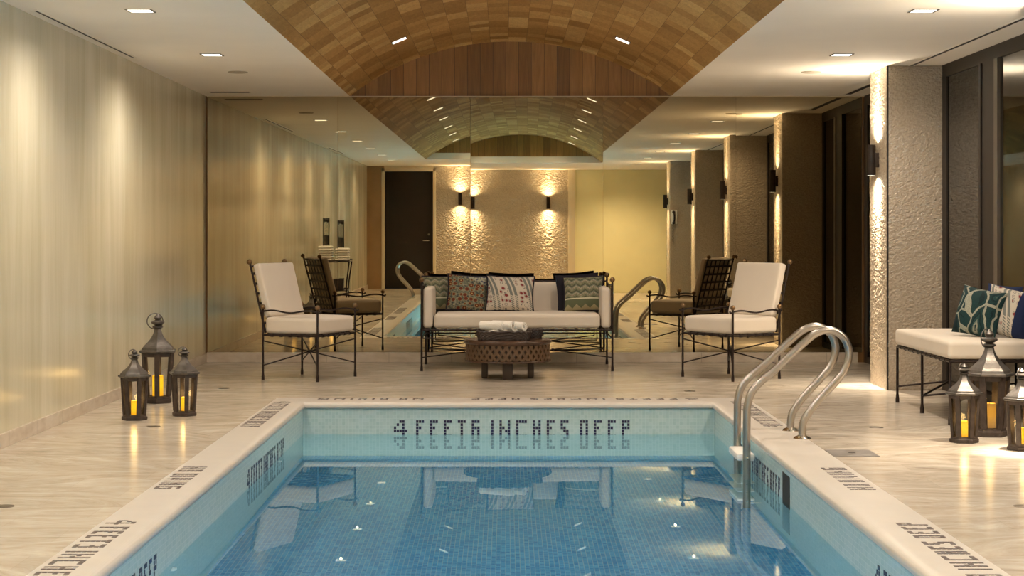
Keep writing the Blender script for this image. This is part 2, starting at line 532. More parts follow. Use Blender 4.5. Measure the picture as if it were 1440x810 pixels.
import numpy as np
def chip_face(mb, org, u, v, nrm, W, H, seed, res=0.0068, cw=0.030, chh=0.019, depth=0.0065):
    """split-face stone: small running chips, each with its own tilt and height"""
    rg = np.random.RandomState(seed)
    nu, nv = int(W / res) + 1, int(H / res) + 1
    U, V = np.meshgrid(np.linspace(0, W, nu), np.linspace(0, H, nv), indexing='ij')
    cu, cv = int(W / cw) + 4, int(H / chh) + 4
    ju, jv = rg.rand(cu, cv), rg.rand(cu, cv)
    off, tu, tv = rg.rand(cu, cv), rg.randn(cu, cv), rg.randn(cu, cv)
    gi = np.floor(V / chh).astype(int)
    best = np.full(U.shape, 9e9); Hh = np.zeros(U.shape)
    fi = np.floor(U / cw).astype(int)
    for a in (-1, 0, 1):
        for b in (-1, 0, 1):
            I = np.clip(fi + a + 1, 0, cu - 1); J = np.clip(gi + b + 1, 0, cv - 1)
            cx = (I - 1 + 0.15 + 0.7 * ju[I, J]) * cw; cy = (J - 1 + 0.2 + 0.6 * jv[I, J]) * chh
            du, dv = U - cx, V - cy
            dd = du ** 2 * 0.4 + dv ** 2 * 1.3
            hgt = 0.25 + 0.5 * off[I, J] + 0.16 * tu[I, J] * du / cw * 2 + 0.16 * tv[I, J] * dv / chh * 2
            k = dd < best
            best = np.where(k, dd, best); Hh = np.where(k, hgt, Hh)
    Hh += 0.10 * rg.randn(*U.shape)
    edge = np.minimum(np.minimum(U, W - U), np.minimum(V, H - V))
    Hh = np.clip(Hh, 0, 1.1) * depth * np.clip(edge / 0.01, 0, 1)
    O, u, v, nrm = (np.array(x, float) for x in (org, u, v, nrm))
    P = O + U[..., None] * u + V[..., None] * v + Hh[..., None] * nrm
    vs = P.reshape(-1, 3).tolist()
    flip = float(np.dot(np.cross(u, v), nrm)) < 0
    fs = []
    for i in range(nu - 1):
        for j in range(nv - 1):
            q = (i * nv + j, (i + 1) * nv + j, (i + 1) * nv + j + 1, i * nv + j + 1)
            fs.append(q[::-1] if flip else q)
    mb.add(vs, fs)
structure(MB().box(LX - 0.15, LX, RY - 0.15, MY + 0.15, -0.12, CH + 0.1).build('wall_left', M_PLASTER, smooth=False))
structure(MB().box(LX, WX + 0.2, MY + 0.03, MY + 0.2, -0.12, CH + 0.75).build('wall_front', M_PLANKS, smooth=False))
# rear wall: stone panel, timber panel with the door, yellow plaster
DX0, DX1, DH = -2.57, -1.52, 2.50
rw = MB()
rw.box(DX1, 1.07, RY - 0.15, RY - 0.002, 0, CH, 0)
chip_face(rw, (DX1, RY, 0), (1, 0, 0), (0, 0, 1), (0, 1, 0), 1.07 - DX1, CH, 21, 0.0105, 0.042, 0.028, 0.009)
rw.box(LX, DX0, RY - 0.15, RY, 0, CH, 1)
rw.box(DX0, DX1, RY - 0.15, RY, DH, CH, 2)
rw.box(1.07, WX + 0.2, RY - 0.15, RY - 0.005, 0, CH, 3)
structure(rw.build('wall_rear', [M_STONE, M_BROWNWALL, M_CREAM, M_YELLOW], smooth=False))
d = structure(MB().bbox(DX0 + 0.02, DX1 - 0.02, RY - 0.12, RY - 0.07, 0.01, DH - 0.02).build('door_1', M_DOORDARK))
fr = MB()
fr.bbox(DX0 - 0.05, DX0 + 0.015, RY - 0.13, RY + 0.02, 0, DH + 0.05); fr.bbox(DX1 - 0.015, DX1 + 0.05, RY - 0.13, RY + 0.02, 0, DH + 0.05)
fr.bbox(DX0 - 0.05, DX1 + 0.05, RY - 0.13, RY + 0.02, DH - 0.015, DH + 0.05)
fr.build('door_frame', M_CREAM, d)
hd = MB(); hd.tube([(-1.63, RY - 0.06, 1.02), (-1.63, RY - 0.02, 1.02), (-1.75, RY - 0.02, 1.02)], 0.010); hd.lathe([(0.028, 0), (0.028, 0.01)], (-1.63, RY - 0.07, 1.015), 16)
hd.ball((-1.63, RY - 0.05, 1.15), 0.022)
hd.build('door_handle', M_STEEL, d)
structure(MB().bbox(1.05, 1.20, RY - 0.02, RY + 0.06, 0, CH).build('trim_1', M_CREAM))

# ceiling with the timber vault
ce = MB()
ce.box(LX, VL, RY, MY + 0.03, CH, CH + 0.12)
ce.box(VR, WX + 0.2, RY, MY + 0.03, CH, CH + 0.12)
ce.box(VL, VR, RY, VY0, CH, CH + 0.12)
ceil = structure(ce.build('ceiling', M_CEIL, smooth=False))
def vault():
    N, K = 48, 40
    a0 = math.asin(VHW / VRAD)
    zc = CH + VRISE - VRAD
    vs = []; uvs = []
    for layer, R in enumerate((VRAD, VRAD + 0.08)):
        for i in range(N + 1):
            a = -a0 + 2 * a0 * i / N
            for j in range(K + 1):
                y = VY0 + (MY + 0.03 - VY0) * j / K
                vs.append((VC + R * math.sin(a), y, zc + R * math.cos(a)))
                uvs.append((y, a * R))
    n1 = (N + 1) * (K + 1)
    fs = []
    for i in range(N):
        for j in range(K):
            q = (i * (K + 1) + j, i * (K + 1) + j + 1, (i + 1) * (K + 1) + j + 1, (i + 1) * (K + 1) + j)
            fs.append(q); fs.append(tuple(k + n1 for k in q[::-1]))
    for i in range(N):
        for j in (0, K):
            a, b = i * (K + 1) + j, (i + 1) * (K + 1) + j
            fs.append((a, b, b + n1, a + n1))
    me = bpy.data.meshes.new('vault'); me.from_pydata(vs, [], fs); me.materials.append(M_VAULT)
    ul = me.uv_layers.new(name='UVMap')
    for p in me.polygons:
        p.use_smooth = True
        for li in p.loop_indices:
            ul.data[li].uv = uvs[me.loops[li].vertex_index]
    me.update()
    o = bpy.data.objects.new('vault', me); COL.objects.link(o); o.parent = ceil
    # rear gable of the vault
    g = MB()
    pts = []
    for i in range(N + 1):
        a = -a0 + 2 * a0 * i / N
        pts.append((VC + VRAD * math.sin(a), zc + VRAD * math.cos(a)))
    n = len(pts)
    v2 = [(x, VY0 - 0.005, z) for x, z in pts] + [(x, VY0 - 0.09, z) for x, z in pts]
    g.add(v2, [tuple(range(n)), tuple(range(2 * n - 1, n - 1, -1))])
    g.build('gable', M_PLANKS, ceil, smooth=False)
vault()
def vault_z(x):
    return CH + VRISE - VRAD + math.sqrt(VRAD ** 2 - (x - VC) ** 2)

# baseboards
structure(MB().bbox(LX, LX + 0.014, RY, MY, 0, 0.085, 0.002).build('baseboard_left', M_BASE, smooth=False))
structure(MB().bbox(LX + 0.014, WX - 0.06, MY, MY + 0.028, 0, 0.097, 0.002).build('baseboard_front', M_BASE, smooth=False))
structure(MB().bbox(LX + 0.014, VR + 1.9, MY + 0.0, MY + 0.028, CH - 0.012, CH, 0.002).build('trim_2', M_CREAM, smooth=False))

# bronze mirror panels, each hung a hair out of true like the real ones
px_edges = [LX + 0.02, -1.638, -0.343, 0.951, 2.249, WX - 0.02]
mp_names = ['first from the left, beside the plaster wall', 'second from the left, behind the left end of the sofa', 'middle one, behind the sofa',
            'second from the right, behind the right end of the sofa', 'rightmost, beside the windows']
mp_tilt = [(0.0, 0.15), (0.0, 0.17), (-0.39, 0.05), (0.0, 0.05), (-0.25, 0.0)]   # degrees yaw, pitch
for i in range(5):
    x0, x1 = px_edges[i], px_edges[i + 1]
    wd = x1 - x0 - 0.002
    t = tag(MB().box(-wd / 2, wd / 2, 0, 0.006, 0, CH - 0.012 - 0.099).build('mirror_panel', M_MIRROR, smooth=False),
            'bronze mirror panel, ' + mp_names[i], 'mirror', 'mirror panels on the end wall')
    t.location = ((x0 + x1) / 2, MY + 0.008, 0.098)
    t.rotation_euler = (math.radians(mp_tilt[i][1]), 0, math.radians(mp_tilt[i][0]))

# pillars and windows on the right
PIL = [(13.97, 14.61), (9.60, 10.25), (5.28, 5.95), (0.95, 1.60)]
pl_lab = ['rough stone pillar nearest the mirror wall', 'rough stone pillar beside the near end of the white bench, second from the mirror',
          'third rough stone pillar from the mirror, seen reflected', 'rough stone pillar with the wall telephone, fourth from the mirror']
shaft_mesh = None; hh = 0.32
for (a, b), lab in zip(PIL, pl_lab):
    t = thing('stone_pillar', lab, 'pillar', (3.06, (a + b) / 2, 0), 0, 'stone pillars along the windows')
    h = (b - a) / 2
    m = MB(); H = CH - 0.002
    if shaft_mesh is None:
        m.box(0.004, 0.55, -hh + 0.004, hh - 0.004, 0.0, H)
        chip_face(m, (0, -hh, 0), (0, 1, 0), (0, 0, 1), (-1, 0, 0), 2 * hh, H, 3)
        chip_face(m, (0, -hh, 0), (1, 0, 0), (0, 0, 1), (0, -1, 0), 0.46, H, 5)
        chip_face(m, (0, hh, 0), (1, 0, 0), (0, 0, 1), (0, 1, 0), 0.46, H, 9)
        so = m.build('shaft', M_STONE, t, smooth=False); shaft_mesh = so.data
    else:
        so = bpy.data.objects.new('shaft', shaft_mesh); COL.objects.link(so); so.parent = t
    mb = MB(); mb.box(-0.003, 0.010, -h - 0.004, -h + 0.012, 0.0, CH - 0.002)
    mb.build('corner_bead', M_SLOT, t, smooth=False)
M_BEAD = simple('glazing_bead_bronze', (0.13, 0.105, 0.08), 0.4, 0.3)
spans = [(14.61, 17.0), (10.25, 13.97), (5.95, 9.60), (1.60, 5.28), (-2.8, 0.95)]
for i, (a, b) in enumerate(spans):
    wn = MB()
    wn.box(WX, WX + 0.14, a, b, CH - 0.10, CH)           # head
    wn.box(WX, WX + 0.14, a, b, 0.0, 0.06)               # sill
    wn.box(WX, WX + 0.14, b - 0.13, b, 0.06, CH - 0.10)
    wn.box(WX, WX + 0.14, a, a + 0.12, 0.06, CH - 0.10)
    m = b - 1.13
    wn.box(WX, WX + 0.13, m - 0.38, m, 0.06, CH - 0.10)
    wn.box(WX - 0.012, WX + 0.02, m - 0.04, m + 0.01, 0.06, CH - 0.10)
    wo = structure(wn.build('window_%d' % (i + 1), M_FRAME, smooth=False))
    g = MB(); g.box(WX + 0.012, WX + 0.022, a + 0.12, m - 0.38, 0.06, CH - 0.10); g.box(WX + 0.012, WX + 0.022, m, b - 0.13, 0.06, CH - 0.10)
    g.build('pane', M_WINGLASS, wo, smooth=False)
    s = MB(); s.box(WX - 0.010, WX + 0.012, m - 0.47, m - 0.38, 0.06, CH - 0.10); s.build('glazing_bead', M_BEAD, wo, smooth=False)

# ================================================================ POOL
pool = thing('swimming_pool', 'rectangular indoor swimming pool with cream stone coping and aqua mosaic walls', 'swimming pool')
b = MB()
def wallq(p):  b.add(p, [(0, 1, 2, 3)])
T0 = -0.05
wallq([(PXL, PYN, PD), (PXL, PYF, PD), (PXL, PYF, T0), (PXL, PYN, T0)])
wallq([(PXR, PYF, PD), (PXR, PYN, PD), (PXR, PYN, T0), (PXR, PYF, T0)])
wallq([(PXL, PYF, PD), (PXR, PYF, PD), (PXR, PYF, T0), (PXL, PYF, T0)])
wallq([(PXR, PYN, PD), (PXL, PYN, PD), (PXL, PYN, T0), (PXR, PYN, T0)])
wallq([(PXL, PYN, PD), (PXR, PYN, PD), (PXR, PYF, PD), (PXL, PYF, PD)])
b.build('basin', M_TILE, pool, smooth=False)
# coping swept round the basin, rounded nose
prof = [(0.0, 0.0), (0.80, 0.0)]
for k in range(1, 9):
    a = PI / 2 * k / 8
    prof.append((0.80 + 0.20 * math.sin(a), -0.034 + 0.034 * math.cos(a)))
prof += [(1.0, -0.045), (0.97, -0.052), (0.90, -0.054), (0.90, -0.07), (0.0, -0.07)]
c = MB(); vs = []; n = len(prof)
for t, z in prof:
    x0 = OXL + (NXL - OXL) * t; x1 = OXR + (NXR - OXR) * t
    y0 = OYN + (NYN - OYN) * t; y1 = OYF + (NYF - OYF) * t
    vs += [(x0, y0, z), (x1, y0, z), (x1, y1, z), (x0, y1, z)]
fs = []
for i in range(n):
    j = (i + 1) % n
    for k in range(4):
        l = (k + 1) % 4
        fs.append((i * 4 + k, i * 4 + l, j * 4 + l, j * 4 + k))
c.add(vs, fs)
c.build('coping', M_COPING, pool, angle=50)
wt = MB(); wt.add([(PXL + .001, PYN + .001, WATER), (PXR - .001, PYN + .001, WATER), (PXR - .001, PYF - .001, WATER), (PXL + .001, PYF - .001, WATER)], [(0, 1, 2, 3)])
wt.build('water', M_WATER, pool, smooth=False)

FONT = {
 '4': ['..XX.', '.X.X.', 'X..X.', 'XXXXX', '...X.', '...X.'],
 'F': ['XXX', 'X..', 'XX.', 'X..', 'X..', 'X..'],
 'E': ['XXX', 'X..', 'XX.', 'X..', 'X..', 'XXX'],
 'T': ['XXX', '.X.', '.X.', '.X.', '.X.', '.X.'],
 '6': ['XXX', 'X..', 'XXX', 'X.X', 'X.X', 'XXX'],
 '3': ['XXX', '..X', '.XX', '..X', '..X', 'XXX'],
 'I': ['X'] * 6,
 'N': ['X..X', 'X..X', 'XX.X', 'X.XX', 'X..X', 'X..X'],
 'C': ['XXXX', 'X...', 'X...', 'X...', 'X...', 'XXXX'],
 'H': ['X.X', 'X.X', 'XXX', 'X.X', 'X.X', 'X.X'],
 'S': ['XXX', 'X..', 'XX.', '.XX', '..X', 'XXX'],
 'D': ['XXX', 'X.X', 'X.X', 'X.X', 'X.X', 'XXX'],
 'P': ['XXX', 'X.X', 'XXX', 'X..', 'X..', 'X..'],
 'O': ['XXX', 'X.X', 'X.X', 'X.X', 'X.X', 'XXX'],
 'V': ['X.X', 'X.X', 'X.X', 'X.X', 'XXX', '.X.'],
 'G': ['XXXX', 'X...', 'X.XX', 'X..X', 'X..X', 'XXXX'],
}
def lettering(text, org, u, v, cu, cv, mat, label, gap=2):
    """org = top-left corner of the text; u reading direction, v down direction"""
    mb = MB(); org = Vector(org); u = Vector(u); v = Vector(v); nrm = v.cross(u).normalized()
    x = 0
    for ch in text:
        if ch == ' ':
            x += 2 if text[0] != '4' or x > 8 else 1
            continue
        if ch == '|': continue
        gl = FONT[ch]
        for r, row in enumerate(gl):
            for q, s in enumerate(row):
                if s == 'X':
                    p = org + u * ((x + q) * cu + cu * 0.07) + v * (r * cv + cv * 0.07)
                    a = u * cu * 0.86; d = v * cv * 0.86; h = nrm * 0.0012
                    base = [p - h, p + a - h, p + a + d - h, p + d - h]
                    top = [p + h, p + a + h, p + a + d + h, p + d + h]
                    mb.add(base + top, [(4, 5, 6, 7), (0, 1, 5, 4), (1, 2, 6, 5), (2, 3, 7, 6), (3, 0, 4, 7)])
        x += len(gl[0]) + gap
    o = mb.build('tile_lettering', mat, pool, smooth=False)
    o['label'] = label
    return o
T6 = '4 FEET6 INCHES DEEP'; T3 = '4 FEET3 INCHES DEEP'
ZT = -0.138
lettering(T6, (-0.834, PYF - 0.001, ZT), (1, 0, 0), (0, 0, -1), 0.0207, 0.0231, M_DARKTILE, 'navy 4 FEET 6 INCHES DEEP on the far pool wall')
lettering(T3, (PXL + 0.001, 10.18, ZT), (0, 1, 0), (0, 0, -1), 0.0197, 0.0231, M_DARKTILE, 'navy depth lettering on the far part of the left pool wall')
lettering(T3, (PXR - 0.001, 11.55, ZT), (0, -1, 0), (0, 0, -1), 0.0197, 0.0231, M_DARKTILE, 'navy depth lettering on the right pool wall behind the ladder')
lettering(T3, (PXL + 0.001, 5.84, ZT), (0, 1, 0), (0, 0, -1), 0.0199, 0.0231, M_DARKTILE, 'navy depth lettering on the near part of the left pool wall')
lettering(T3, (PXR - 0.001, 7.32, ZT), (0, -1, 0), (0, 0, -1), 0.0199, 0.0231, M_DARKTILE, 'navy depth lettering on the near part of the right pool wall')
# on the coping: top of the letters towards the water
lettering(T3, (-1.590, 7.55, 0.0004), (0, -1, 0), (-1, 0, 0), 0.0211, 0.0215, M_GREYTILE, 'depth lettering on the near left coping')
lettering(T3, (1.672, 5.69, 0.0004), (0, 1, 0), (1, 0, 0), 0.0211, 0.0215, M_GREYTILE, 'depth lettering on the near right coping')
lettering('NO DIVING', (-1.590, 9.30, 0.0004), (0, -1, 0), (-1, 0, 0), 0.0205, 0.0215, M_GREYTILE, 'NO DIVING lettering on the left coping')
lettering('NO DIVING', (1.672, 8.46, 0.0004), (0, 1, 0), (1, 0, 0), 0.0205, 0.0215, M_GREYTILE, 'NO DIVING lettering on the right coping')
lettering(T6, (-1.590, 12.96, 0.0004), (0, -1, 0), (-1, 0, 0), 0.0202, 0.0215, M_GREYTILE, 'depth lettering on the far left coping')
lettering(T6, (1.672, 11.25, 0.0004), (0, 1, 0), (1, 0, 0), 0.0202, 0.0215, M_GREYTILE, 'depth lettering on the far right coping')
lettering('NO DIVING', (-0.62, 13.13, 0.0004), (-1, 0, 0), (0, 1, 0), 0.0205, 0.0215, M_GREYTILE, 'NO DIVING lettering on the far coping, left')
lettering(T6, (1.46, 13.13, 0.0004), (-1, 0, 0), (0, 1, 0), 0.0202, 0.0215, M_GREYTILE, 'depth lettering on the far coping, right')

# skimmer mouth in the right wall, return fittings, added underwater fill lights out of view
sk = MB(); sk.box(PXR - 0.003, PXR + 0.002, 9.53, 9.77, -0.36, -0.088)
sk.build('skimmer_mouth', M_SLOT, pool, smooth=False)
def fitting(x, y, z, sgn, r, name, mat):
    mb = MB().lathe([(r, 0), (r, 0.006), (r * 0.8, 0.014), (r * 0.35, 0.018)], (0, 0, 0), 20)
    mb.xf(Matrix.Translation((x, y, z)) @ Matrix.Rotation(-sgn * PI / 2, 4, 'Y'))
    return mb.build(name, mat, pool)
for y in (7.9, 11.6): fitting(PXL, y, -0.40, -1, 0.035, 'return_fitting', M_WHITEPL)
fitting(PXR, 11.6, -0.40, 1, 0.035, 'return_fitting', M_WHITEPL)
M_POOLFILL = emis('pool_fill_lens', (0.85, 0.95, 1.0), 2.0)
def pool_fill_light(x, y, z, face, e, size=0.25):  # fitting and lamp added out of view to brighten the basin under water
    f = MB().lathe([(0.11, 0), (0.11, 0.012), (0.085, 0.018)], (0, 0, 0), 24)
    ln = MB().lathe([(0.083, 0.017), (0.06, 0.022), (0.02, 0.024)], (0, 0, 0), 24)
    R = {'n': Matrix.Rotation(-PI / 2, 4, 'X'), 'l': Matrix.Rotation(PI / 2, 4, 'Y'), 'r': Matrix.Rotation(-PI / 2, 4, 'Y')}[face]
    M = Matrix.Translation((x, y, z)) @ R
    fo = f.xf(M).build('pool_fill_light', M_STEEL, pool)
    ln.xf(M).build('lens', M_POOLFILL, fo)
    l = bpy.data.lights.new('pool_fill_lamp', 'AREA'); l.shape = 'DISK'; l.size = 0.15; l.energy = e; l.color = (1.0, 0.97, 0.92); l.spread = math.radians(100)
    lo = bpy.data.objects.new('pool_fill_lamp', l); COL.objects.link(lo); lo.parent = fo
    # aim along the face normal
    dv = {'n': Vector((0, 1, 0)), 'l': Vector((1, 0, 0)), 'r': Vector((-1, 0, 0))}[face]
    lo.location = Vector((x, y, z)) + dv * 0.035
    lo.rotation_euler = (dv + Vector((0, 0, -0.9))).to_track_quat('-Z', 'Y').to_euler()
for x in (-0.75, 0.80): pool_fill_light(x, PYN, -0.75, 'n', E_POOL)
for y in (3.4,): 
    pool_fill_light(PXL, y, -0.75, 'l', E_POOL * 0.5); pool_fill_light(PXR, y, -0.75, 'r', E_POOL * 0.5)

# ---- pool ladders
def make_ladder(name, label, loc, rotz):
    t = thing(name, label, 'pool ladder', loc, rotz, 'pool ladders')
    path = [(0, 0.0), (0, 0.07), (0.02, 0.13), (0.09, 0.225), (0.205, 0.35), (0.262, 0.43), (0.283, 0.53), (0.250, 0.615), (0.175, 0.660), (0.09, 0.645),
            (0.0, 0.575), (-0.15, 0.435), (-0.285, 0.315), (-0.330, 0.22), (-0.338, 0.10), (-0.338, -0.3), (-0.338, -1.25)]
    for y in (-0.215, 0.215):
        pts = catmull([(x, y, z) for x, z in path], 5)
        r = MB().tube(pts, 0.0235, 14).build('rail', M_STEEL, t)
        MB().lathe([(0.055, 0.0), (0.055, 0.004), (0.046, 0.014), (0.030, 0.020), (0.025, 0.024)], (0, y, 0.0), 22).build('flange', M_CHROME, r)
    for z in (-0.115, -0.42, -0.72, -1.02):
        s = MB(); s.bbox(-0.395, -0.285, -0.20, 0.20, z - 0.022, z + 0.022, 0.012)
        tr = s.build('tread', M_WHITEPL, t)
        bo = MB()
        for y in (-0.243, 0.243):
            bo.ball((-0.338, y, z), 0.009, 8)
        bo.build('bolt', M_CHROME, tr)
    bm_ = MB()
    for y in (-0.215, 0.215):
        bm_.tube([(-0.338, y, -1.1), (-0.25, y, -1.1)], 0.014, 10)
    bm_.build('wall_bumper', M_WHITEPL, t)
    return t
make_ladder('pool_ladder', 'steel pool ladder with white treads on the right side of the pool', (1.803, 10.80, 0), 0)
make_ladder('pool_ladder', 'steel pool ladder at the near left side of the pool, seen in the mirror', (-1.72, 1.75, 0), PI)

# ---- deck fittings
def disc(x, y, r, name, lab, cat, mat, z0=0.0, z1=0.002, grp=None):
    return tag(MB().lathe([(r, z0), (r, z1), (r * 0.93, z1 + 0.001)], (0, 0, 0), 24).build(name, mat, loc=(x, y, 0)), lab, cat, grp)
M_DRAIN = simple('drain_bronze', (0.16, 0.13, 0.10), 0.35, 0.8)
dl = [(-2.275, 11.26, 'round floor drain in the marble beside the left lanterns'), (-2.285, 7.94, 'round floor drain near the left edge of the frame'),
      (2.387, 11.22, 'round floor drain in the marble in front of the bench'), (2.36, 7.94, 'round floor drain at the right edge of the frame'),
      (1.464, 13.85, 'round floor drain in front of the right armchair'), (-2.28, 14.1, 'round floor drain left of the left armchair')]
for x, y, lab in dl:
    disc(x, y, 0.045, 'floor_drain', lab, 'drain', M_DRAIN, grp='floor drains')
sp = tag(MB().bbox(-0.128, 0.128, -0.15, 0.15, 0, 0.003, 0.001).build('skimmer_lid', simple('satin_lid', (0.20, 0.185, 0.17), 0.55, 0.6), loc=(1.963, 9.88, 0)), 'square brushed steel skimmer lid set in the deck beside the pool ladder', 'lid')
MB().bbox(-0.02, 0.02, -0.008, 0.008, 0.003, 0.005, 0.001).build('finger_pull', M_SLOT, sp)

# ================================================================ LIGHTS IN THE CEILING
def spot(loc, direction, energy, ang, blend=0.6, rad=0.03, parent=None, color=WARM, name='lamp'):
    l = bpy.data.lights.new(name, 'SPOT'); l.energy = energy; l.spot_size = math.radians(ang); l.spot_blend = blend
    l.shadow_soft_size = rad; l.color = color
    o = bpy.data.objects.new(name, l); COL.objects.link(o)
    if parent: o.parent = parent
    o.location = loc
    o.rotation_euler = Vector(direction).to_track_quat('-Z', 'Y').to_euler()
    return o
def ring_mb(w, t, z0, z1):
    m = MB()
    m.box(-w, w, -w, -w + t, z0, z1); m.box(-w, w, w - t, w, z0, z1)
    m.box(-w, -w + t, -w + t, w - t, z0, z1); m.box(w - t, w, -w + t, w - t, z0, z1)
    return m
rows = ['first', 'second', 'third', 'fourth', 'fifth', 'sixth']
ys = [13.14, 10.57, 8.0, 5.43, 2.86, 0.3]
for side, x in (('left', -2.215), ('right', 2.535)):
    for i, y in enumerate(ys):
        t = thing('downlight', 'square recessed downlight in the flat ceiling %s of the vault, %s from the mirror wall' % (side, rows[i]), 'ceiling light', (x, y, CH), 0, 'square downlights in the flat ceiling')
        ring_mb(0.080, 0.012, -0.004, 0.0).build('trim', M_BLACKTRIM, t, smooth=False)
        MB().box(-0.067, 0.067, -0.067, 0.067, -0.003, -0.0005).build('lens', M_LAMP, t, smooth=False)
        spot((0, 0, -0.03), (0, 0, -1), E_DOWN, 165, 1.0, 0.018, t)
vys = [15.2, 12.05, 10.0, 7.9, 5.7, 3.5, 1.4]
rows7 = rows + ['seventh']
for side, sx in (('left', -1), ('right', 1)):
    for i, y in enumerate(vys):
        x = VC + sx * 0.975
        z = vault_z(x)
        sl = math.atan2((x - VC), math.sqrt(VRAD ** 2 - (x - VC) ** 2))
        t = thing('vault_downlight', 'small slim downlight in the %s slope of the timber vault, %s from the mirror wall' % (side, rows7[i]), 'ceiling light', (x, y, z), 0, 'slim downlights in the vault')
        t.rotation_euler = (0, sl, 0)
        h = MB(); h.box(-0.072, 0.072, -0.072, 0.072, -0.004, 0.0); h.build('trim', M_BLACKTRIM, t, smooth=False)
        MB().box(-0.062, 0.062, -0.058, 0.058, -0.007, -0.0042).build('lens', M_VLAMP, t, smooth=False)
        spot((0, 0, -0.03), (0, 0, -1), E_VAULT, 150, 1.0, 0.012, t)
for x, lab in ((-1.45, 'leftmost of three'), (0.0, 'middle one of three'), (2.3, 'added to brighten yellow wall')):
    t = thing('round_downlight', 'small round downlight in the ceiling by the stone rear wall, %s' % lab, 'ceiling light', (x, -1.4, CH), 0, 'round downlights by the rear wall')
    MB().lathe([(0.05, 0.0), (0.05, -0.004), (0.04, -0.005)], (0, 0, 0), 20).build('trim', M_CREAM, t)
    MB().lathe([(0.035, -0.0055), (0.03, -0.006)], (0, 0, 0), 20).build('lens', M_LAMP, t)
    spot((0, 0, -0.03), (0, 0, -1), E_DOWN * (3.6 if x > 1 else 0.6), 150, 1.0, 0.03, t)  # rightmost lamp is an extra, stronger one added to brighten the yellow wall

for x, s in ((-2.23, 'left'), (2.545, 'right')):
    tag(MB().lathe([(0.083, 0), (0.083, -0.004), (0.075, -0.008), (0.0, -0.009)], (0, 0, 0), 28).build('ceiling_speaker', M_DISC, loc=(x, 14.51, CH)),
        'round ceiling speaker grille in the flat ceiling %s of the vault' % s, 'speaker', 'round ceiling speakers')
def slot(x, y0, y1, wdt, lab, name='air_slot'):
    t = thing(name, lab, 'air vent', (x, (y0 + y1) / 2, CH), 0, 'slot diffusers in the ceiling')
    L = (y1 - y0) / 2
    m = MB(); m.box(-wdt / 2, wdt / 2, -L, L, -0.002, 0); m.build('opening', M_SLOT, t, smooth=False)
    f = MB()
    f.box(-wdt / 2 - 0.012, -wdt / 2, -L - 0.03, L + 0.03, -0.004, 0); f.box(wdt / 2, wdt / 2 + 0.012, -L - 0.03, L + 0.03, -0.004, 0)
    f.box(-wdt / 2, wdt / 2, -L - 0.03, -L, -0.004, 0); f.box(-wdt / 2, wdt / 2, L, L + 0.03, -0.004, 0)
    f.build('flange', M_CEIL, t, smooth=False)
slot(-2.85, 10.55, 13.35, 0.022, 'long dark slot diffuser in the ceiling along the left wall')
slot(-2.85, 3.2, 6.0, 0.022, 'second slot diffuser along the left wall, seen in the mirror')
slot(3.255, 10.3, 14.1, 0.03, 'long dark slot diffuser in the ceiling along the windows')
slot(3.30, 15.1, 16.8, 0.06, 'dark slot diffuser in the ceiling between the pillar and the mirror')
slot(3.255, 5.2, 9.6, 0.03, 'slot diffuser above the second window, seen in the mirror')
t = thing('ceiling_grille', 'small rectangular air grille in the ceiling above the mirror left corner', 'air vent', (-2.62, 16.55, CH))
MB().box(-0.19, 0.19, -0.05, 0.05, -0.003, 0).build('grille_frame', M_DISC, t, smooth=False)
m = MB(); [m.box(-0.18, 0.18, -0.04 + 0.02 * k, -0.03 + 0.02 * k, -0.005, -0.003) for k in range(4)]; m.build('slat', M_SLOT, t, smooth=False)

# ================================================================ SCONCES
def sconce(loc, rotz, lab, e):
    """body stands out along local -y from the wall"""
    t = thing('wall_sconce', lab, 'wall light', loc, rotz, 'up-and-down wall sconces')
    b = MB().lathe([(0.034, -0.124), (0.038, -0.126), (0.038, 0.126), (0.034, 0.124), (0.030, 0.105)], (0, -0.062, 0), 24)
    b.build('shade', M_SCONCE, t)
    MB().bbox(-0.03, 0.03, -0.035, 0.0, -0.06, 0.06, 0.004).build('mounting_plate', M_SCONCE, t)
    l = MB(); l.lathe([(0.030, 0.1245), (0.026, 0.1255)], (0, -0.062, 0), 20); l.lathe([(0.030, -0.1255), (0.026, -0.1245)], (0, -0.062, 0), 20)
    l.build('lens', M_LAMP, t)
    for s in (1, -1):
        spot((0, -0.062, s * 0.14), (0, 0.0, s), e * (5.0 if s < 0 else 2.2), 28, 1.0, 0.010, t, (1.0, 0.84, 0.64), 'sconce_beam')
        spot((0, -0.062, s * 0.14), (0, 0.03, s), e * (1.4 if s < 0 else 0.5), 85, 1.0, 0.012, t, (1.0, 0.84, 0.64), 'sconce_spill')
        spot((0, -0.062, s * 0.14), (0, 0.0, s), e * 0.45, 165, 1.0, 0.02, t, (1.0, 0.84, 0.64), 'sconce_glow')
for (a, b_), nm in zip(PIL, ['nearest the mirror', 'beside the bench, second from the mirror', 'third from the mirror, seen reflected', 'with the telephone, fourth from the mirror']):
    sconce((3.06, (a + b_) / 2, 1.855), -PI / 2, 'dark cylindrical up-and-down sconce on the stone pillar ' + nm, E_SCONCE)
sconce((-0.96, RY, 1.90), PI, 'dark up-and-down sconce on the stone rear wall nearer the door, seen in the mirror', E_REAR)
sconce((0.63, RY, 1.90), PI, 'dark up-and-down sconce on the stone rear wall away from the door, seen in the mirror', E_REAR)

# ================================================================ FURNITURE
def strut(mb, a, b, r=0.006, n=6): mb.tube([a, b], r, n)

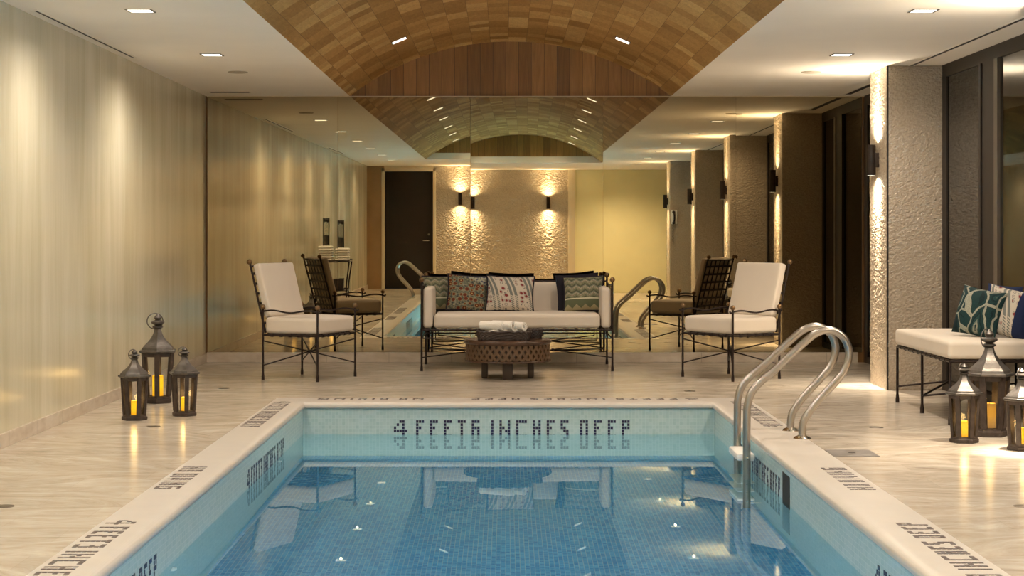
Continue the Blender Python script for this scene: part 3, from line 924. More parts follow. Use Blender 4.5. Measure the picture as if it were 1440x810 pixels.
def make_chair(name, label, loc, rotz):
    t = thing(name, label, 'armchair', loc, rotz, 'iron armchairs')
    W, D = 0.645 / 2, 0.54 / 2
    for sx in (-1, 1):
        for sy in (-1, 1):
            l = MB(); x, y = sx * W, sy * D
            l.tube([(x, y, 0.0), (x, y, 0.12), (x, y, 0.61)], [0.008, 0.0095, 0.0095], 8)
            l.lathe([(0.013, 0.0), (0.013, 0.03), (0.009, 0.06)], (x, y, 0), 8)
            lo = l.build('leg', M_IRON, t)
            MB().ball((x, y, 0.625), 0.022).build('finial', M_FINIAL, lo)
    f = MB()
    z = 0.385
    c = [(-W, -D, z), (W, -D, z), (W, D, z), (-W, D, z)]
    for i in range(4): strut(f, c[i], c[(i + 1) % 4], 0.009, 8)
    for i in range(1, 7):
        x = -W + 2 * W * i / 7; f.box(x - 0.012, x + 0.012, -D, D, z + 0.004, z + 0.008)
    for i in range(1, 6):
        y = -D + 2 * D * i / 6; f.box(-W, W, y - 0.012, y + 0.012, z + 0.008, z + 0.011)
    # strap loops wrapped round the rail
    for i in range(1, 7):
        x = -W + 2 * W * i / 7
        for y in (-D, D): f.tube([(x - 0.014, y, z), (x + 0.014, y, z)], 0.014, 8)
    for i in range(1, 6):
        y = -D + 2 * D * i / 6
        for x in (-W, W): f.tube([(x, y - 0.014, z), (x, y + 0.014, z)], 0.014, 8)
    f.build('seat_frame', M_IRON, t)
    s = MB()
    hub = (0, 0, 0.232)
    for sx in (-1, 1):
        for sy in (-1, 1):
            strut(s, (sx * W, sy * D, 0.335), hub, 0.0062); strut(s, (sx * W, sy * D, 0.125), hub, 0.0062)
    s.ball(hub, 0.016)
    s.build('stretcher', M_IRON, t)
    for sx in (-1, 1):
        a = MB()
        pts = [(sx * W, -D - 0.03, 0.592)]
        for k in range(13):
            u = k / 12
            pts.append((sx * W, -D + 2 * D * u, 0.588 + 0.010 * math.sin(u * PI * 3.0)))
        pts.append((sx * W, D + 0.025, 0.578)); pts.append((sx * W, D + 0.032, 0.595))
        a.tube(catmull(pts, 2), 0.0075, 8)
        a.build('armrest', M_IRON, t)
    # leaning back: two posts, straps
    zb, zt, yo = 0.40, 0.99, -0.155
    def bp(x, u): return (x, -D + yo * u + 0.004, zb + (zt - zb) * u)
    bf = MB()
    WB = W - 0.035
    for sx in (-1, 1):
        bf.tube([bp(sx * WB, 0), bp(sx * WB, 0.5), bp(sx * WB, 1.0)], 0.0095, 8)
    for u in (0.06, 0.97): bf.tube([bp(-WB, u), bp(WB, u)], 0.008, 8)
    bo = bf.build('back_frame', M_IRON, t)
    for sx in (-1, 1): MB().ball((sx * WB, -D + yo * 1.03, zt + 0.018), 0.023).build('finial', M_FINIAL, bo)
    st = MB()
    nv = Vector((0, zt - zb, -yo)).normalized()   # forward normal of the back plane
    def strap(p, q, wd):
        p, q = Vector(p), Vector(q); dv = (q - p).normalized(); sd = dv.cross(nv).normalized() * wd; h = nv * 0.002
        vs = [p - sd - h, p + sd - h, q + sd - h, q - sd - h, p - sd + h, p + sd + h, q + sd + h, q - sd + h]
        st.add(vs, [(0, 1, 2, 3), (7, 6, 5, 4), (0, 4, 5, 1), (1, 5, 6, 2), (2, 6, 7, 3), (3, 7, 4, 0)])
    for k in range(1, 7): strap(bp(-WB, k / 7), bp(WB, k / 7), 0.011)
    for k in range(1, 6):
        x = -WB + 2 * WB * k / 6; strap(bp(x, 0.05), bp(x, 0.97), 0.011)
    st.build('back_strap', M_IRON, t)
    cu = cushion_mb(2 * W - 0.02, 2 * D - 0.012, 0.135, 0.030, 0.012)
    cu.xf(Matrix.Translation((0, 0.005, 0.400 + 0.068)))
    cu.build('seat_cushion', M_LINEN, t)
    L = 0.475
    bc = cushion_mb(2 * WB - 0.01, L, 0.070, 0.020, 0.008)
    ang = math.atan2(zt - zb, yo)
    # local y of the cushion runs up the back plane
    yv = Vector((0, yo, zt - zb)).normalized(); xv = Vector((1, 0, 0)); zv = xv.cross(yv)
    mid = Vector(bp(0, 0)) + yv * (0.125 + L / 2) + zv * 0.0
    sgn = 1 if zv.y > 0 else -1
    M = Matrix(((xv.x, yv.x, zv.x), (xv.y, yv.y, zv.y), (xv.z, yv.z, zv.z))).to_4x4()
    M.translation = mid + zv * sgn * 0.052
    bc.xf(M).build('back_cushion', M_LINEN, t)
    return t
make_chair('armchair', 'iron armchair with cream cushions on the left of the sofa', (-1.700, 15.11, 0), math.radians(-114.4))
make_chair('armchair', 'iron armchair with cream cushions on the right of the sofa, behind the pool ladder', (1.957, 15.15, 0), math.radians(125))

def make_sofa():
    t = thing('sofa', 'iron-framed cream sofa in front of the mirror wall', 'sofa', (0.104, 16.32, 0))
    W, D = 0.87, 0.43
    for sx in (-1, 1):
        for sy, zt in ((-1, 0.815), (1, 0.84)):
            l = MB(); x, y = sx * W, sy * D
            l.tube([(x, y, 0), (x, y, zt)], 0.0095, 8); l.lathe([(0.013, 0.0), (0.013, 0.03), (0.009, 0.06)], (x, y, 0), 8)
            lo = l.build('leg', M_IRON, t)
            MB().ball((x, y, zt + 0.018), 0.024).build('finial', M_FINIAL, lo)
    f = MB()
    for z in (0.375, 0.300):
        c = [(-W, -D, z), (W, -D, z), (W, D, z), (-W, D, z)]
        for i in range(4): strut(f, c[i], c[(i + 1) % 4], 0.008 if z > 0.35 else 0.006, 8)
    n = 16
    for i in range(1, n):
        x = -W + 2 * W * i / n
        f.box(x - 0.013, x + 0.013, -D, D, 0.379, 0.383)
        for y in (-D, D): f.tube([(x - 0.014, y, 0.375), (x + 0.014, y, 0.375)], 0.0135, 8)
    for i in range(1, 6):
        y = -D + 2 * D * i / 6; f.box(-W, W, y - 0.012, y + 0.012, 0.383, 0.386)
    f.build('seat_frame', M_IRON, t)
    s = MB()
    for sy in (-1, 1):     # low hubs, rods fan out to posts, inner hangers
        for sx in (-1, 1):
            hub = (sx * 0.34, sy * 0.0, 0.165)
            strut(s, (sx * W, sy * D, 0.125), hub)
            strut(s, (sx * (W - 0.07), sy * (D - 0.05), 0.375), (sx * (W - 0.07), sy * (D - 0.05), 0.20), 0.006)
            strut(s, (sx * (W - 0.07), sy * (D - 0.05), 0.20), (sx * 0.30, 0, 0.165))
    strut(s, (-0.34, 0, 0.165), (0.34, 0, 0.165), 0.0075)
    s.ball((-0.34, 0, 0.165), 0.015); s.ball((0.34, 0, 0.165), 0.015)
    s.build('stretcher', M_IRON, t)
    bk = MB()
    strut(bk, (-W, D, 0.80), (W, D, 0.80), 0.008, 8)
    for sx in (-1, 1): bk.tube(catmull([(sx * W, D, 0.80), (sx * W, 0.1, 0.775), (sx * W, -D, 0.79)], 6), 0.0075, 8)
    for k in range(1, 16):
        x = -W + 2 * W * k / 16; strut(bk, (x, D, 0.375), (x, D, 0.80), 0.005)
    for sx in (-1, 1):
        for k in range(1, 5):
            y = -D + 2 * D * k / 5; strut(bk, (sx * W, y, 0.375), (sx * W, y, 0.775), 0.005)
    for z in (0.52, 0.66):
        strut(bk, (-W, D, z), (W, D, z), 0.005)
    bk.build('back_frame', M_IRON, t)
    c = cushion_mb(2 * W - 0.22, 2 * D - 0.10, 0.13, 0.032, 0.010, 20, 10)
    c.xf(Matrix.Translation((0, -0.035, 0.388 + 0.066))); c.build('seat_cushion', M_LINEN, t)
    c = cushion_mb(2 * W - 0.20, 0.40, 0.085, 0.03, 0.008, 20, 8)
    c.xf(Matrix.Translation((0, D - 0.058, 0.39 + 0.205)) @ Matrix.Rotation(PI / 2, 4, 'X')); c.build('back_cushion', M_LINEN, t)
    for sx in (-1, 1):
        c = cushion_mb(2 * D - 0.03, 0.37, 0.085, 0.03, 0.008, 12, 8)
        c.xf(Matrix.Translation((sx * (W - 0.056), -0.005, 0.39 + 0.187)) @ Matrix.Rotation(PI / 2, 4, 'Z') @ Matrix.Rotation(PI / 2, 4, 'X')); c.build('side_cushion', M_LINEN, t)
make_sofa()

# ---- throw pillows
def pillow_mesh(hw, hh, T, back=False, N=16):
    vs = []; uvs = []
    for i in range(N + 1):
        for j in range(N + 1):
            u = -1 + 2 * i / N; v = -1 + 2 * j / N
            px = u * hw * (1 - 0.07 * (1 - v * v) * abs(u) ** 3); pz = v * hh * (1 - 0.07 * (1 - u * u) * abs(v) ** 3)
            th = T * (max(0, (1 - u * u)) ** 0.42) * (max(0, (1 - v * v)) ** 0.42)
            vs.append((px, (th if back else -th), pz)); uvs.append(((u + 1) / 2, (v + 1) / 2))
    fs = []
    for i in range(N):
        for j in range(N):
            q = (i * (N + 1) + j, (i + 1) * (N + 1) + j, (i + 1) * (N + 1) + j + 1, i * (N + 1) + j + 1)
            fs.append(q[::-1] if back else q)
    return vs, fs, uvs
def pillow(label, loc, size, T, rot, front, back, tassels=False, trim=True):
    hw, hh = size[0] / 2, size[1] / 2
    t = thing('throw_pillow', label, 'pillow', loc, 0, 'throw pillows')
    t.rotation_euler = [math.radians(a) for a in rot]
    for nm, bk, mt in (('front_cover', False, front), ('back_cover', True, back)):
        vs, fs, uvs = pillow_mesh(hw, hh, T, bk)
        vs = [(x, y, z + hh) for x, y, z in vs]
        me = bpy.data.meshes.new(nm); me.from_pydata(vs, [], fs); me.materials.append(mt)
        ul = me.uv_layers.new(name='UVMap')
        for p in me.polygons:
            p.use_smooth = True
            for li in p.loop_indices: ul.data[li].uv = uvs[me.loops[li].vertex_index]
        me.update()
        o = bpy.data.objects.new(nm, me); COL.objects.link(o); o.parent = t
    if trim:
        vs, fs, uvs = pillow_mesh(hw, hh, T)
        N = 16
        idx = [i * (N + 1) for i in range(N + 1)] + [N * (N + 1) + j for j in range(1, N + 1)] + [i * (N + 1) + N for i in range(N - 1, -1, -1)] + [j for j in range(N - 1, 0, -1)]
        MB().tube([(vs[k][0], 0.004, vs[k][2] + hh) for k in idx], 0.009, 8, closed=True).build('fringe', back, t)
    return t

def pat_zigzag():
    g = NG('pillow_green_zigzag'); x = g.sep(g.coord('UV')); u, v = x[0], x[1]
    tri = g.math('ABSOLUTE', g.math('SUBTRACT', g.math('FRACT', g.math('MULTIPLY', u, 4.6)), 0.5))
    z = g.math('FRACT', g.math('MULTIPLY_ADD', tri, 0.9, g.math('MULTIPLY', v, 5.4)))
    nz = g.noise(g.coord('UV'), 26, 3)
    c = g.ramp(z, [(0.0, (0.085, 0.095, 0.065)), (0.22, (0.16, 0.16, 0.10)), (0.45, (0.22, 0.225, 0.155)), (0.64, (0.25, 0.16, 0.12)), (0.72, (0.38, 0.35, 0.26)), (0.80, (0.19, 0.20, 0.15))], 'CONSTANT')
    c = g.mix(0.7, c, g.ramp(nz, [(0.35, (0.65, 0.65, 0.62)), (0.65, (1.3, 1.3, 1.25))]), 'MULTIPLY')
    up = g.math('GREATER_THAN', v, 0.34)
    low = g.ramp(g.math('ADD', v, g.math('MULTIPLY', tri, 0.25)), [(0.0, (0.33, 0.29, 0.17)), (0.17, (0.33, 0.29, 0.17)), (0.18, (0.11, 0.125, 0.07))], 'CONSTANT')
    c = g.mix(up, low, c)
    ln = g.math('LESS_THAN', g.math('ABSOLUTE', g.math('SUBTRACT', v, 0.34)), 0.016)
    c = g.mix(ln, c, (0.60, 0.57, 0.42))
    return g.bsdf(c, 0.85, 0, None, 0.2)
def pat_dots():
    g = NG('pillow_rosettes'); uv = g.coord('UV')
    d = g.voro(uv, 7.5, 'F1', rnd=0.45)
    c = g.ramp(d, [(0.0, (0.42, 0.29, 0.11)), (0.14, (0.125, 0.032, 0.020)), (0.33, (0.17, 0.065, 0.022)), (0.40, (0.28, 0.26, 0.16)), (0.47, (0.10, 0.11, 0.08))], 'CONSTANT')
    x = g.sep(uv)
    nz = g.noise(uv, 18, 3)
    bg = g.ramp(nz, [(0.36, (0.045, 0.05, 0.055)), (0.48, (0.12, 0.13, 0.09)), (0.62, (0.25, 0.24, 0.17))])
    m = g.math('LESS_THAN', d, 0.45)
    c = g.mix(m, bg, c)
    tp = g.math('GREATER_THAN', g.math('ADD', x[1], g.math('MULTIPLY', x[0], 0.45)), 1.12)
    c = g.mix(tp, c, g.ramp(nz, [(0.4, (0.06, 0.055, 0.12)), (0.5, (0.28, 0.30, 0.22)), (0.65, (0.42, 0.40, 0.32))]))
    return g.bsdf(c, 0.85, 0, None, 0.2)
def pat_stripes(navy=False):
    g = NG('pillow_red_vines_navy' if navy else 'pillow_red_vines'); x = g.sep(g.coord('UV')); u, v = x[0], x[1]
    us = g.math('ADD', u, g.math('MULTIPLY', g.math('MULTIPLY', v, v), 0.24))
    k = g.math('FRACT', g.math('MULTIPLY_ADD', us, 2.6, 0.08))
    a = g.math('GREATER_THAN', k, 0.52)
    # twin curved bands with ladder bars
    kk = g.math('FRACT', g.math('MULTIPLY', g.math('SUBTRACT', k, 0.52), 4.1))
    band = g.math('MULTIPLY', a, g.math('LESS_THAN', kk, 0.62))
    bars = g.math('GREATER_THAN', g.math('FRACT', g.math('MULTIPLY_ADD', v, 17, g.math('MULTIPLY', kk, 1.2))), 0.42)
    low = g.math('LESS_THAN', v, 0.42)
    bar = g.math('MULTIPLY', band, g.math('MAXIMUM', bars, g.math('SUBTRACT', 1.0, low)))
    c = g.mix(bar, (0.52, 0.465, 0.385), (0.17, 0.18, 0.165))
    d = g.voro(g.comb(g.math('MULTIPLY', us, 1.1), v), 8.5, 'F1', rnd=0.5)
    dot = g.math('MULTIPLY', g.math('LESS_THAN', d, 0.33), g.math('MULTIPLY', g.math('LESS_THAN', k, 0.48), g.math('GREATER_THAN', v, 0.22)))
    c = g.mix(dot, c, (0.19, 0.032, 0.034))
    rg = g.math('MULTIPLY', g.math('GREATER_THAN', d, 0.40), g.math('MULTIPLY', g.math('LESS_THAN', k, 0.48), g.math('LESS_THAN', d, 0.46)))
    c = g.mix(rg, c, (0.16, 0.15, 0.15))
    if navy: c = g.mix(g.math('GREATER_THAN', u, 0.74), c, (0.014, 0.022, 0.065))
    return g.bsdf(c, 0.85, 0, None, 0.2)
def pat_ikat():
    g = NG('pillow_teal_ikat'); uv = g.coord('UV'); x = g.sep(uv)
    nz = g.noise(uv, 3.0, 2)
    vec = g.comb(g.math('MULTIPLY_ADD', nz, 0.25, g.math('MULTIPLY', x[0], 1.15)), g.math('MULTIPLY', x[1], 0.72))
    e = g.voro(vec, 2.3, 'DISTANCE_TO_EDGE', rnd=0.6)
    e2 = g.math('FRACT', g.math('MULTIPLY', e, 4.0))
    c = g.ramp(e2, [(0.0, (0.34, 0.34, 0.27)), (0.14, (0.010, 0.040, 0.042)), (0.45, (0.006, 0.022, 0.026)), (0.62, (0.018, 0.058, 0.058)), (0.88, (0.17, 0.20, 0.17))], 'CONSTANT')
    c = g.mix(0.7, c, g.ramp(g.noise(uv, 40, 2), [(0.35, (0.5, 0.5, 0.5)), (0.65, (0.95, 0.95, 0.95))]), 'MULTIPLY')
    return g.bsdf(c, 0.8, 0, None, 0.25)
P_ZIG, P_DOT, P_STR, P_IKAT = pat_zigzag(), pat_dots(), pat_stripes(), pat_ikat()
# on the sofa (seat top about 0.55)
SZ = 0.526
pillow('olive green zigzag throw pillow at the left end of the sofa', (-0.60, 16.50, SZ), (0.36, 0.335), 0.055, (-14, 0, 12), P_ZIG, M_DARKFAB)
pillow('throw pillow with red and gold rosettes, second from the left on the sofa', (-0.36, 16.38, SZ), (0.40, 0.350), 0.060, (-16, 4, 4), P_DOT, M_DARKFAB)
pillow('cream pillow with red leaves and grey curved bands, third from the left on the sofa', (0.035, 16.30, SZ), (0.45, 0.345), 0.060, (-17, 1.5, -3), P_STR, M_DARKFAB)
pillow('olive green zigzag throw pillow at the right end of the sofa', (0.735, 16.33, SZ), (0.38, 0.34), 0.055, (-17, -2, -4), P_ZIG, M_DARKFAB)
pillow('dark velvet throw pillow tucked behind the green one at the right end of the sofa', (0.70, 16.47, SZ), (0.40, 0.35), 0.050, (-13, -4, 3), M_DARKFAB, M_DARKFAB)

# ---- coffee table
def make_table():
    t = thing('coffee_table', 'low round carved dark wood coffee table with a latticed drum', 'coffee table', (0.018, 15.13, 0))
    MB().lathe([(0.0, 0.298), (0.366, 0.298), (0.378, 0.306), (0.383, 0.318), (0.383, 0.328), (0.374, 0.338), (0.35, 0.340), (0.0, 0.340)], (0, 0, 0), 64).build('tabletop', M_TABLETOP, t, angle=60)
    MB().lathe([(0.352, 0.160), (0.352, 0.30)], (0, 0, 0), 64).build('drum_core', M_TABLEDARK, t)
    MB().lathe([(0.0, 0.150), (0.372, 0.150), (0.376, 0.158), (0.372, 0.166), (0.34, 0.168), (0.0, 0.168)], (0, 0, 0), 64).build('bottom_rim', M_TABLETOP, t, angle=60)
    lat = MB(); R0, R1 = 0.353, 0.366; z0, z1 = 0.164, 0.300
    n = 41; hwA = 0.0185 / R1
    twist = 0.028 / 0.04 * (z1 - z0) / R1
    K = 6
    for s in (-1, 1):
        for k in range(n):
            a0 = 2 * PI * k / n
            vs = []; fs = []
            for i in range(K + 1):
                u = i / K; a = a0 + s * twist * u; z = z0 + (z1 - z0) * u
                for R, e in ((R0, -1), (R1, -0.75), (R1, 0.75), (R0, 1)):
                    vs.append((R * math.cos(a + e * hwA), R * math.sin(a + e * hwA), z))
            for i in range(K):
                for j in range(3):
                    q = (i * 4 + j, i * 4 + j + 1, (i + 1) * 4 + j + 1, (i + 1) * 4 + j)
                    fs.append(q)
            lat.add(vs, fs)
    lat.build('carved_lattice', M_TABLE, t, angle=30)
    for k in range(4):
        a = -PI / 2 + k * PI / 2
        l = MB().bbox(-0.045, 0.045, -0.028, 0.028, 0, 0.152, 0.012)
        l.xf(Matrix.Translation((0.20 * math.cos(a), 0.20 * math.sin(a), 0)) @ Matrix.Rotation(a + PI / 2, 4, 'Z'))
        l.build('leg', M_TABLELEG, t)
make_table()
def basket(label, loc, rx, ry, h, name='woven_basket'):
    t = thing(name, label, 'basket', loc)
    m = MB(); N, K = 96, 12; vs = []
    def sup(a, p=0.55): return (math.copysign(abs(math.cos(a)) ** p, math.cos(a)), math.copysign(abs(math.sin(a)) ** p, math.sin(a)))
    for lay in (0, 1):
        for i in range(K + 1):
            u = i / K
            for k in range(N):
                a = 2 * PI * k / N
                w_ = 0.005 * math.sin(a * 24 + (PI if int(u * 6) % 2 else 0)) * (1 if lay == 0 else 0)
                x, y = sup(a)
                o = -0.010 * lay
                vs.append((x * (rx * (0.93 + 0.07 * u) + w_ + o), y * (ry * (0.93 + 0.07 * u) + w_ + o), h * u if lay == 0 else 0.008 + (h - 0.008) * u))
    fs = []
    n1 = (K + 1) * N
    for i in range(K):
        for k in range(N):
            l = (k + 1) % N
            fs.append((i * N + k, i * N + l, (i + 1) * N + l, (i + 1) * N + k)); fs.append((n1 + i * N + k, n1 + (i + 1) * N + k, n1 + (i + 1) * N + l, n1 + i * N + l))
    fs.append(tuple(range(N))[::-1]); fs.append(tuple(n1 + k for k in range(N)))
    m.add(vs, fs); m.build('body', M_WICKER, t, angle=60)
    pts = [(sup(2 * PI * k / 96)[0] * (rx - 0.004), sup(2 * PI * k / 96)[1] * (ry - 0.004), h + 0.004 * math.sin(k * PI / 2)) for k in range(96)]
    MB().tube(pts, 0.009, 6, closed=True).build('braided_rim', M_WICKER, t)
    return t
basket('dark woven oval basket holding rolled towels on the coffee table', (-0.015, 14.98, 0.341), 0.235, 0.15, 0.072)
basket('small dark woven box at the back right of the coffee table', (0.255, 15.20, 0.341), 0.062, 0.055, 0.075)

def roll_mesh(R, L, seed=0):
    """terry towel rolled up, axis along x, resting on z=0"""
    m = MB(); turns = 3.2; N = 70; th = 0.0075; vs = []
    for i in range(N + 1):
        u = i / N; a = u * turns * 2 * PI + seed; r = 0.006 + (R - 0.010) * (u ** 0.9)
        for x in (-L / 2, L / 2):
            for rr in (r, r + th):
                vs.append((x + 0.004 * math.sin(a * 0.7 + seed), rr * math.cos(a), rr * math.sin(a) + R))
    fs = []
    for i in range(N):
        a = i * 4; b = a + 4
        fs += [(a, a + 2, b + 2, b), (a + 1, b + 1, b + 3, a + 3), (a, b, b + 1, a + 1), (a + 2, a + 3, b + 3, b + 2)]
    fs += [(0, 1, 3, 2), (N * 4, N * 4 + 2, N * 4 + 3, N * 4 + 1)]
    m.add(vs, fs); return m
tl = [(-0.120, 14.99, 0.352, 0.040, -62, 'bottom left'), (-0.025, 14.99, 0.352, 0.040, -62, 'bottom middle'), (0.075, 14.99, 0.352, 0.040, -62, 'bottom right'),
      (-0.115, 14.985, 0.424, 0.037, -26, 'top left'), (-0.020, 14.98, 0.424, 0.041, -34, 'top middle'), (0.085, 14.975, 0.424, 0.037, -44, 'top right')]
for i, (x, y, z, R, a, lab) in enumerate(tl):
    o = roll_mesh(R, 0.15 if i < 3 else 0.21, i).build('rolled_towel', M_TOWEL, angle=60)
    o.location = (x, y, z); o.rotation_euler = (0, 0, math.radians(a))
    tag(o, 'white rolled terry towel in the basket on the coffee table, %s of the pile' % lab, 'towel', 'rolled towels in the basket')

# ---- lanterns with candles
def make_lantern(label, loc, rb, rt, rp, zb, zt, zroof, ztop, rotz, big):
    t = thing('lantern', label, 'lantern', loc, rotz, 'floor lanterns')
    R6 = PI / 6
    MB().lathe([(rb * 1.0, 0), (rb * 1.04, 0.006), (rb * 1.04, zb * 0.62), (rb * 0.96, zb * 0.72), (rb * 0.94, zb), (0.0, zb)], (0, 0, 0), 6, rot=R6).build('base', M_LWOOD, t, smooth=False)
    fr = MB()
    cb, ct = rb * 0.93, rt
    for k in range(6):
        a = R6 + k * PI / 3
        w_ = 0.0135 * (1.35 if big else 1)
        pts = []
        for r, z in ((cb, zb), (ct, zt)):
            ca, sa = math.cos(a), math.sin(a)
            for du, dr in ((-w_, 0), (-w_, -w_ * 1.1), (w_, -w_ * 1.1), (w_, 0)):
                pts.append(((r + dr) * ca - du * sa, (r + dr) * sa + du * ca, z))
        fr.add(pts, [(0, 1, 2, 3)[::-1], (4, 5, 6, 7), (0, 4, 7, 3), (0, 1, 5, 4), (1, 2, 6, 5), (2, 3, 7, 6)])
    # top rail between posts
    hr = 0.022 * (1.3 if big else 1)
    fr.lathe([(ct - 0.012, zt - hr), (ct - 0.002, zt - hr), (ct + 0.002, zt), (ct - 0.012, zt)], (0, 0, 0), 6, rot=R6)
    # the lathe caps would close the body: keep only the ring
    fo = MB(); fo.v = fr.v; fo.f = [f for f in fr.f if len(f) != 6]; fo.m = [0] * len(fo.f)
    fo.build('post_frame', M_LWOOD, t, smooth=False)
    g = MB()
    for k in range(6):
        a0, a1 = R6 + k * PI / 3, R6 + (k + 1) * PI / 3
        r0, r1 = cb - 0.008, ct - 0.008
        g.add([(r0 * math.cos(a0), r0 * math.sin(a0), zb), (r0 * math.cos(a1), r0 * math.sin(a1), zb), (r1 * math.cos(a1), r1 * math.sin(a1), zt - 0.002), (r1 * math.cos(a0), r1 * math.sin(a0), zt - 0.002)], [(0, 1, 2, 3)])
    g.build('glass', M_LANTGLASS, t, smooth=False)
    pt = 0.016 * (1.3 if big else 1)
    MB().lathe([(rp * 0.93, zt), (rp, zt + pt * 0.3), (rp, zt + pt * 0.8), (rp * 0.96, zt + pt), (rp * 0.80, zt + pt)], (0, 0, 0), 6, rot=R6).build('eave', M_LMETAL, t, smooth=False)
    z0 = zt + pt; H = zroof - z0; rr = rp * 0.88
    pr = []
    for k in range(11):
        u = k / 10
        RP = [1.0, 0.965, 0.86, 0.73, 0.60, 0.49, 0.40, 0.33, 0.275, 0.235, 0.21]
        r = rr * RP[k]
        pr.append((r, z0 + H * u))
    MB().lathe(pr, (0, 0, 0), 6, rot=R6).build('roof', M_LMETAL, t, smooth=False)
    k = (ztop - zroof)
    f = MB().lathe([(rr * 0.17, 0), (rr * 0.30, k * 0.10), (rr * 0.30, k * 0.16), (rr * 0.16, k * 0.24), (rr * 0.36, k * 0.36), (rr * 0.38, k * 0.46), (rr * 0.14, k * 0.58), (rr * 0.22, k * 0.72), (rr * 0.12, k * 0.88), (0.002, k * 1.0)], (0, 0, zroof), 16)
    fo = f.build('finial', M_LMETAL, t)
    rg = k * 0.50
    pts = [(rg * math.cos(a) - rg * 0.35, rg * 0.25 * math.cos(a), zroof + k * 0.50 + rg * math.sin(a)) for a in [2 * PI * i / 24 for i in range(24)]]
    MB().tube(pts, 0.0030 * (1.3 if big else 1), 6, closed=True).build('ring_handle', M_LMETAL, fo)
    return t
def candle(label, loc, r, h, mat):
    m = MB().lathe([(r * 0.98, 0), (r, 0.004), (r, h * 0.96), (r * 0.93, h), (r * 0.6, h - 0.006), (0.001, h - 0.010)], (0, 0, 0), 24)
    o = m.build('candle', mat, loc=loc); tag(o, label, 'candle', 'pillar candles in the lanterns')
    MB().tube([(0, 0, h - 0.012), (0.001, 0, h + 0.004)], 0.0016, 6).build('wick', M_SLOT, o)
    l = bpy.data.lights.new('candle_glow', 'POINT'); l.energy = 0.25; l.color = (1.0, 0.62, 0.20); l.shadow_soft_size = 0.02
    lo = bpy.data.objects.new('candle_glow', l); COL.objects.link(lo); lo.parent = o; lo.location = (0, 0, h + 0.02)
S = dict(rb=0.083, rt=0.092, rp=0.110, zb=0.034, zt=0.285, zroof=0.405, ztop=0.472, big=False)
B = dict(rb=0.108, rt=0.126, rp=0.150, zb=0.050, zt=0.370, zroof=0.545, ztop=0.660, big=True)
LN = [((-2.490, 11.69), S, 'small hexagonal lantern at the front left, x', 8),
      ((-2.575, 12.90), B, 'tall hexagonal lantern, tallest of the left group by the plaster wall', 3),
      ((-2.205, 11.96), S, 'small hexagonal lantern on the right of the left group', -8),
      ((2.740, 10.41), S, 'small hexagonal lantern in front of the bench, left one of the right group', 5),
      ((2.985, 10.75), B, 'tall hexagonal lantern in front of the bench, tallest of the right group', -4),
      ((2.975, 10.04), S, 'small hexagonal lantern cut off by the right edge of the frame', 10)]
LN[0] = (LN[0][0], S, 'small hexagonal lantern on the left of the left group, the one furthest left', 8)
LN = [(p, q, l, a) for (p, q, l, _), a in zip(LN, (34, 8, 22, 20, 25, 30))]
cl = ['candle glowing in the leftmost lantern', 'candle glowing in the tall left lantern', 'candle glowing in the small lantern right of the tall left one',
      'candle glowing in the small lantern in front of the bench', 'wide dim candle in the tall lantern in front of the bench', 'candle glowing in the lantern at the right edge of the frame']
for ((x, y), P, lab, rz), cb_ in zip(LN, cl):
    make_lantern(lab, (x, y, 0), rotz=math.radians(rz), **P)
    if P is S: candle(cb_, (x, y, P['zb'] + 0.001), 0.022, 0.093, M_CANDLE)
    else: candle(cb_, (x, y, P['zb'] + 0.001), 0.040, 0.150, M_CANDLE2 if x > 0 else M_CANDLE)

# ---- bench by the window
def make_bench():
    t = thing('bench', 'iron bench with a thick cream seat cushion beside the windows', 'bench', (3.185, 12.13, 0))
    W, D = 0.285, 0.765
    for sx in (-1, 1):
        for y in (-D, 0, D):
            l = MB(); l.tube([(sx * W, y, 0), (sx * W, y, 0.41)], 0.0095, 8); l.lathe([(0.014, 0.0), (0.014, 0.03), (0.009, 0.07)], (sx * W, y, 0), 8)
            l.build('leg', M_IRON, t)
    f = MB(); z = 0.415
    c = [(-W, -D, z), (W, -D, z), (W, D, z), (-W, D, z)]
    for i in range(4): strut(f, c[i], c[(i + 1) % 4], 0.010, 8)
    for k in range(1, 12):
        y = -D + 2 * D * k / 12; f.box(-W, W, y - 0.012, y + 0.012, z + 0.003, z + 0.008)
        for sx in (-1, 1): f.tube([(sx * W, y - 0.02, z), (sx * W, y + 0.02, z)], 0.013, 8)
    for k in range(1, 5):
        x = -W + 2 * W * k / 5; f.box(x - 0.012, x + 0.012, -D, D, z + 0.008, z + 0.010)
    f.build('seat_frame', M_IRON, t)
    s = MB()
    for sy in (-1, 1):
        hub = (0, sy * D / 2, 0.19)
        for sx in (-1, 1):
            strut(s, (sx * W, sy * D, 0.12), hub, 0.0075); strut(s, (sx * W, 0, 0.12), hub, 0.0075)
    strut(s, (0, -D / 2, 0.19), (0, D / 2, 0.19), 0.008)
    s.build('stretcher', M_IRON, t)
    c = cushion_mb(2 * W + 0.03, 2 * D + 0.04, 0.118, 0.028, 0.014, 12, 20)
    c.xf(Matrix.Translation((0, 0, 0.428 + 0.060))); c.build('seat_cushion', M_LINEN, t)
make_bench()
pillow('teal and cream ikat throw pillow on the window bench', (3.125, 11.66, 0.560), (0.33, 0.335), 0.090, (-15, 9, -46), P_IKAT, M_TEALFAB, trim=False)
pillow('cream throw pillow with red leaves and a navy edge on the window bench', (3.30, 11.60, 0.560), (0.34, 0.335), 0.070, (-13, 10, -44), pat_stripes(True), M_NAVYFAB, trim=False)
pillow('dark navy velvet throw pillow behind the other two on the window bench', (3.36, 11.86, 0.560), (0.26, 0.345), 0.050, (-8, 4, -44), M_NAVYFAB, M_DARKFAB, trim=False)

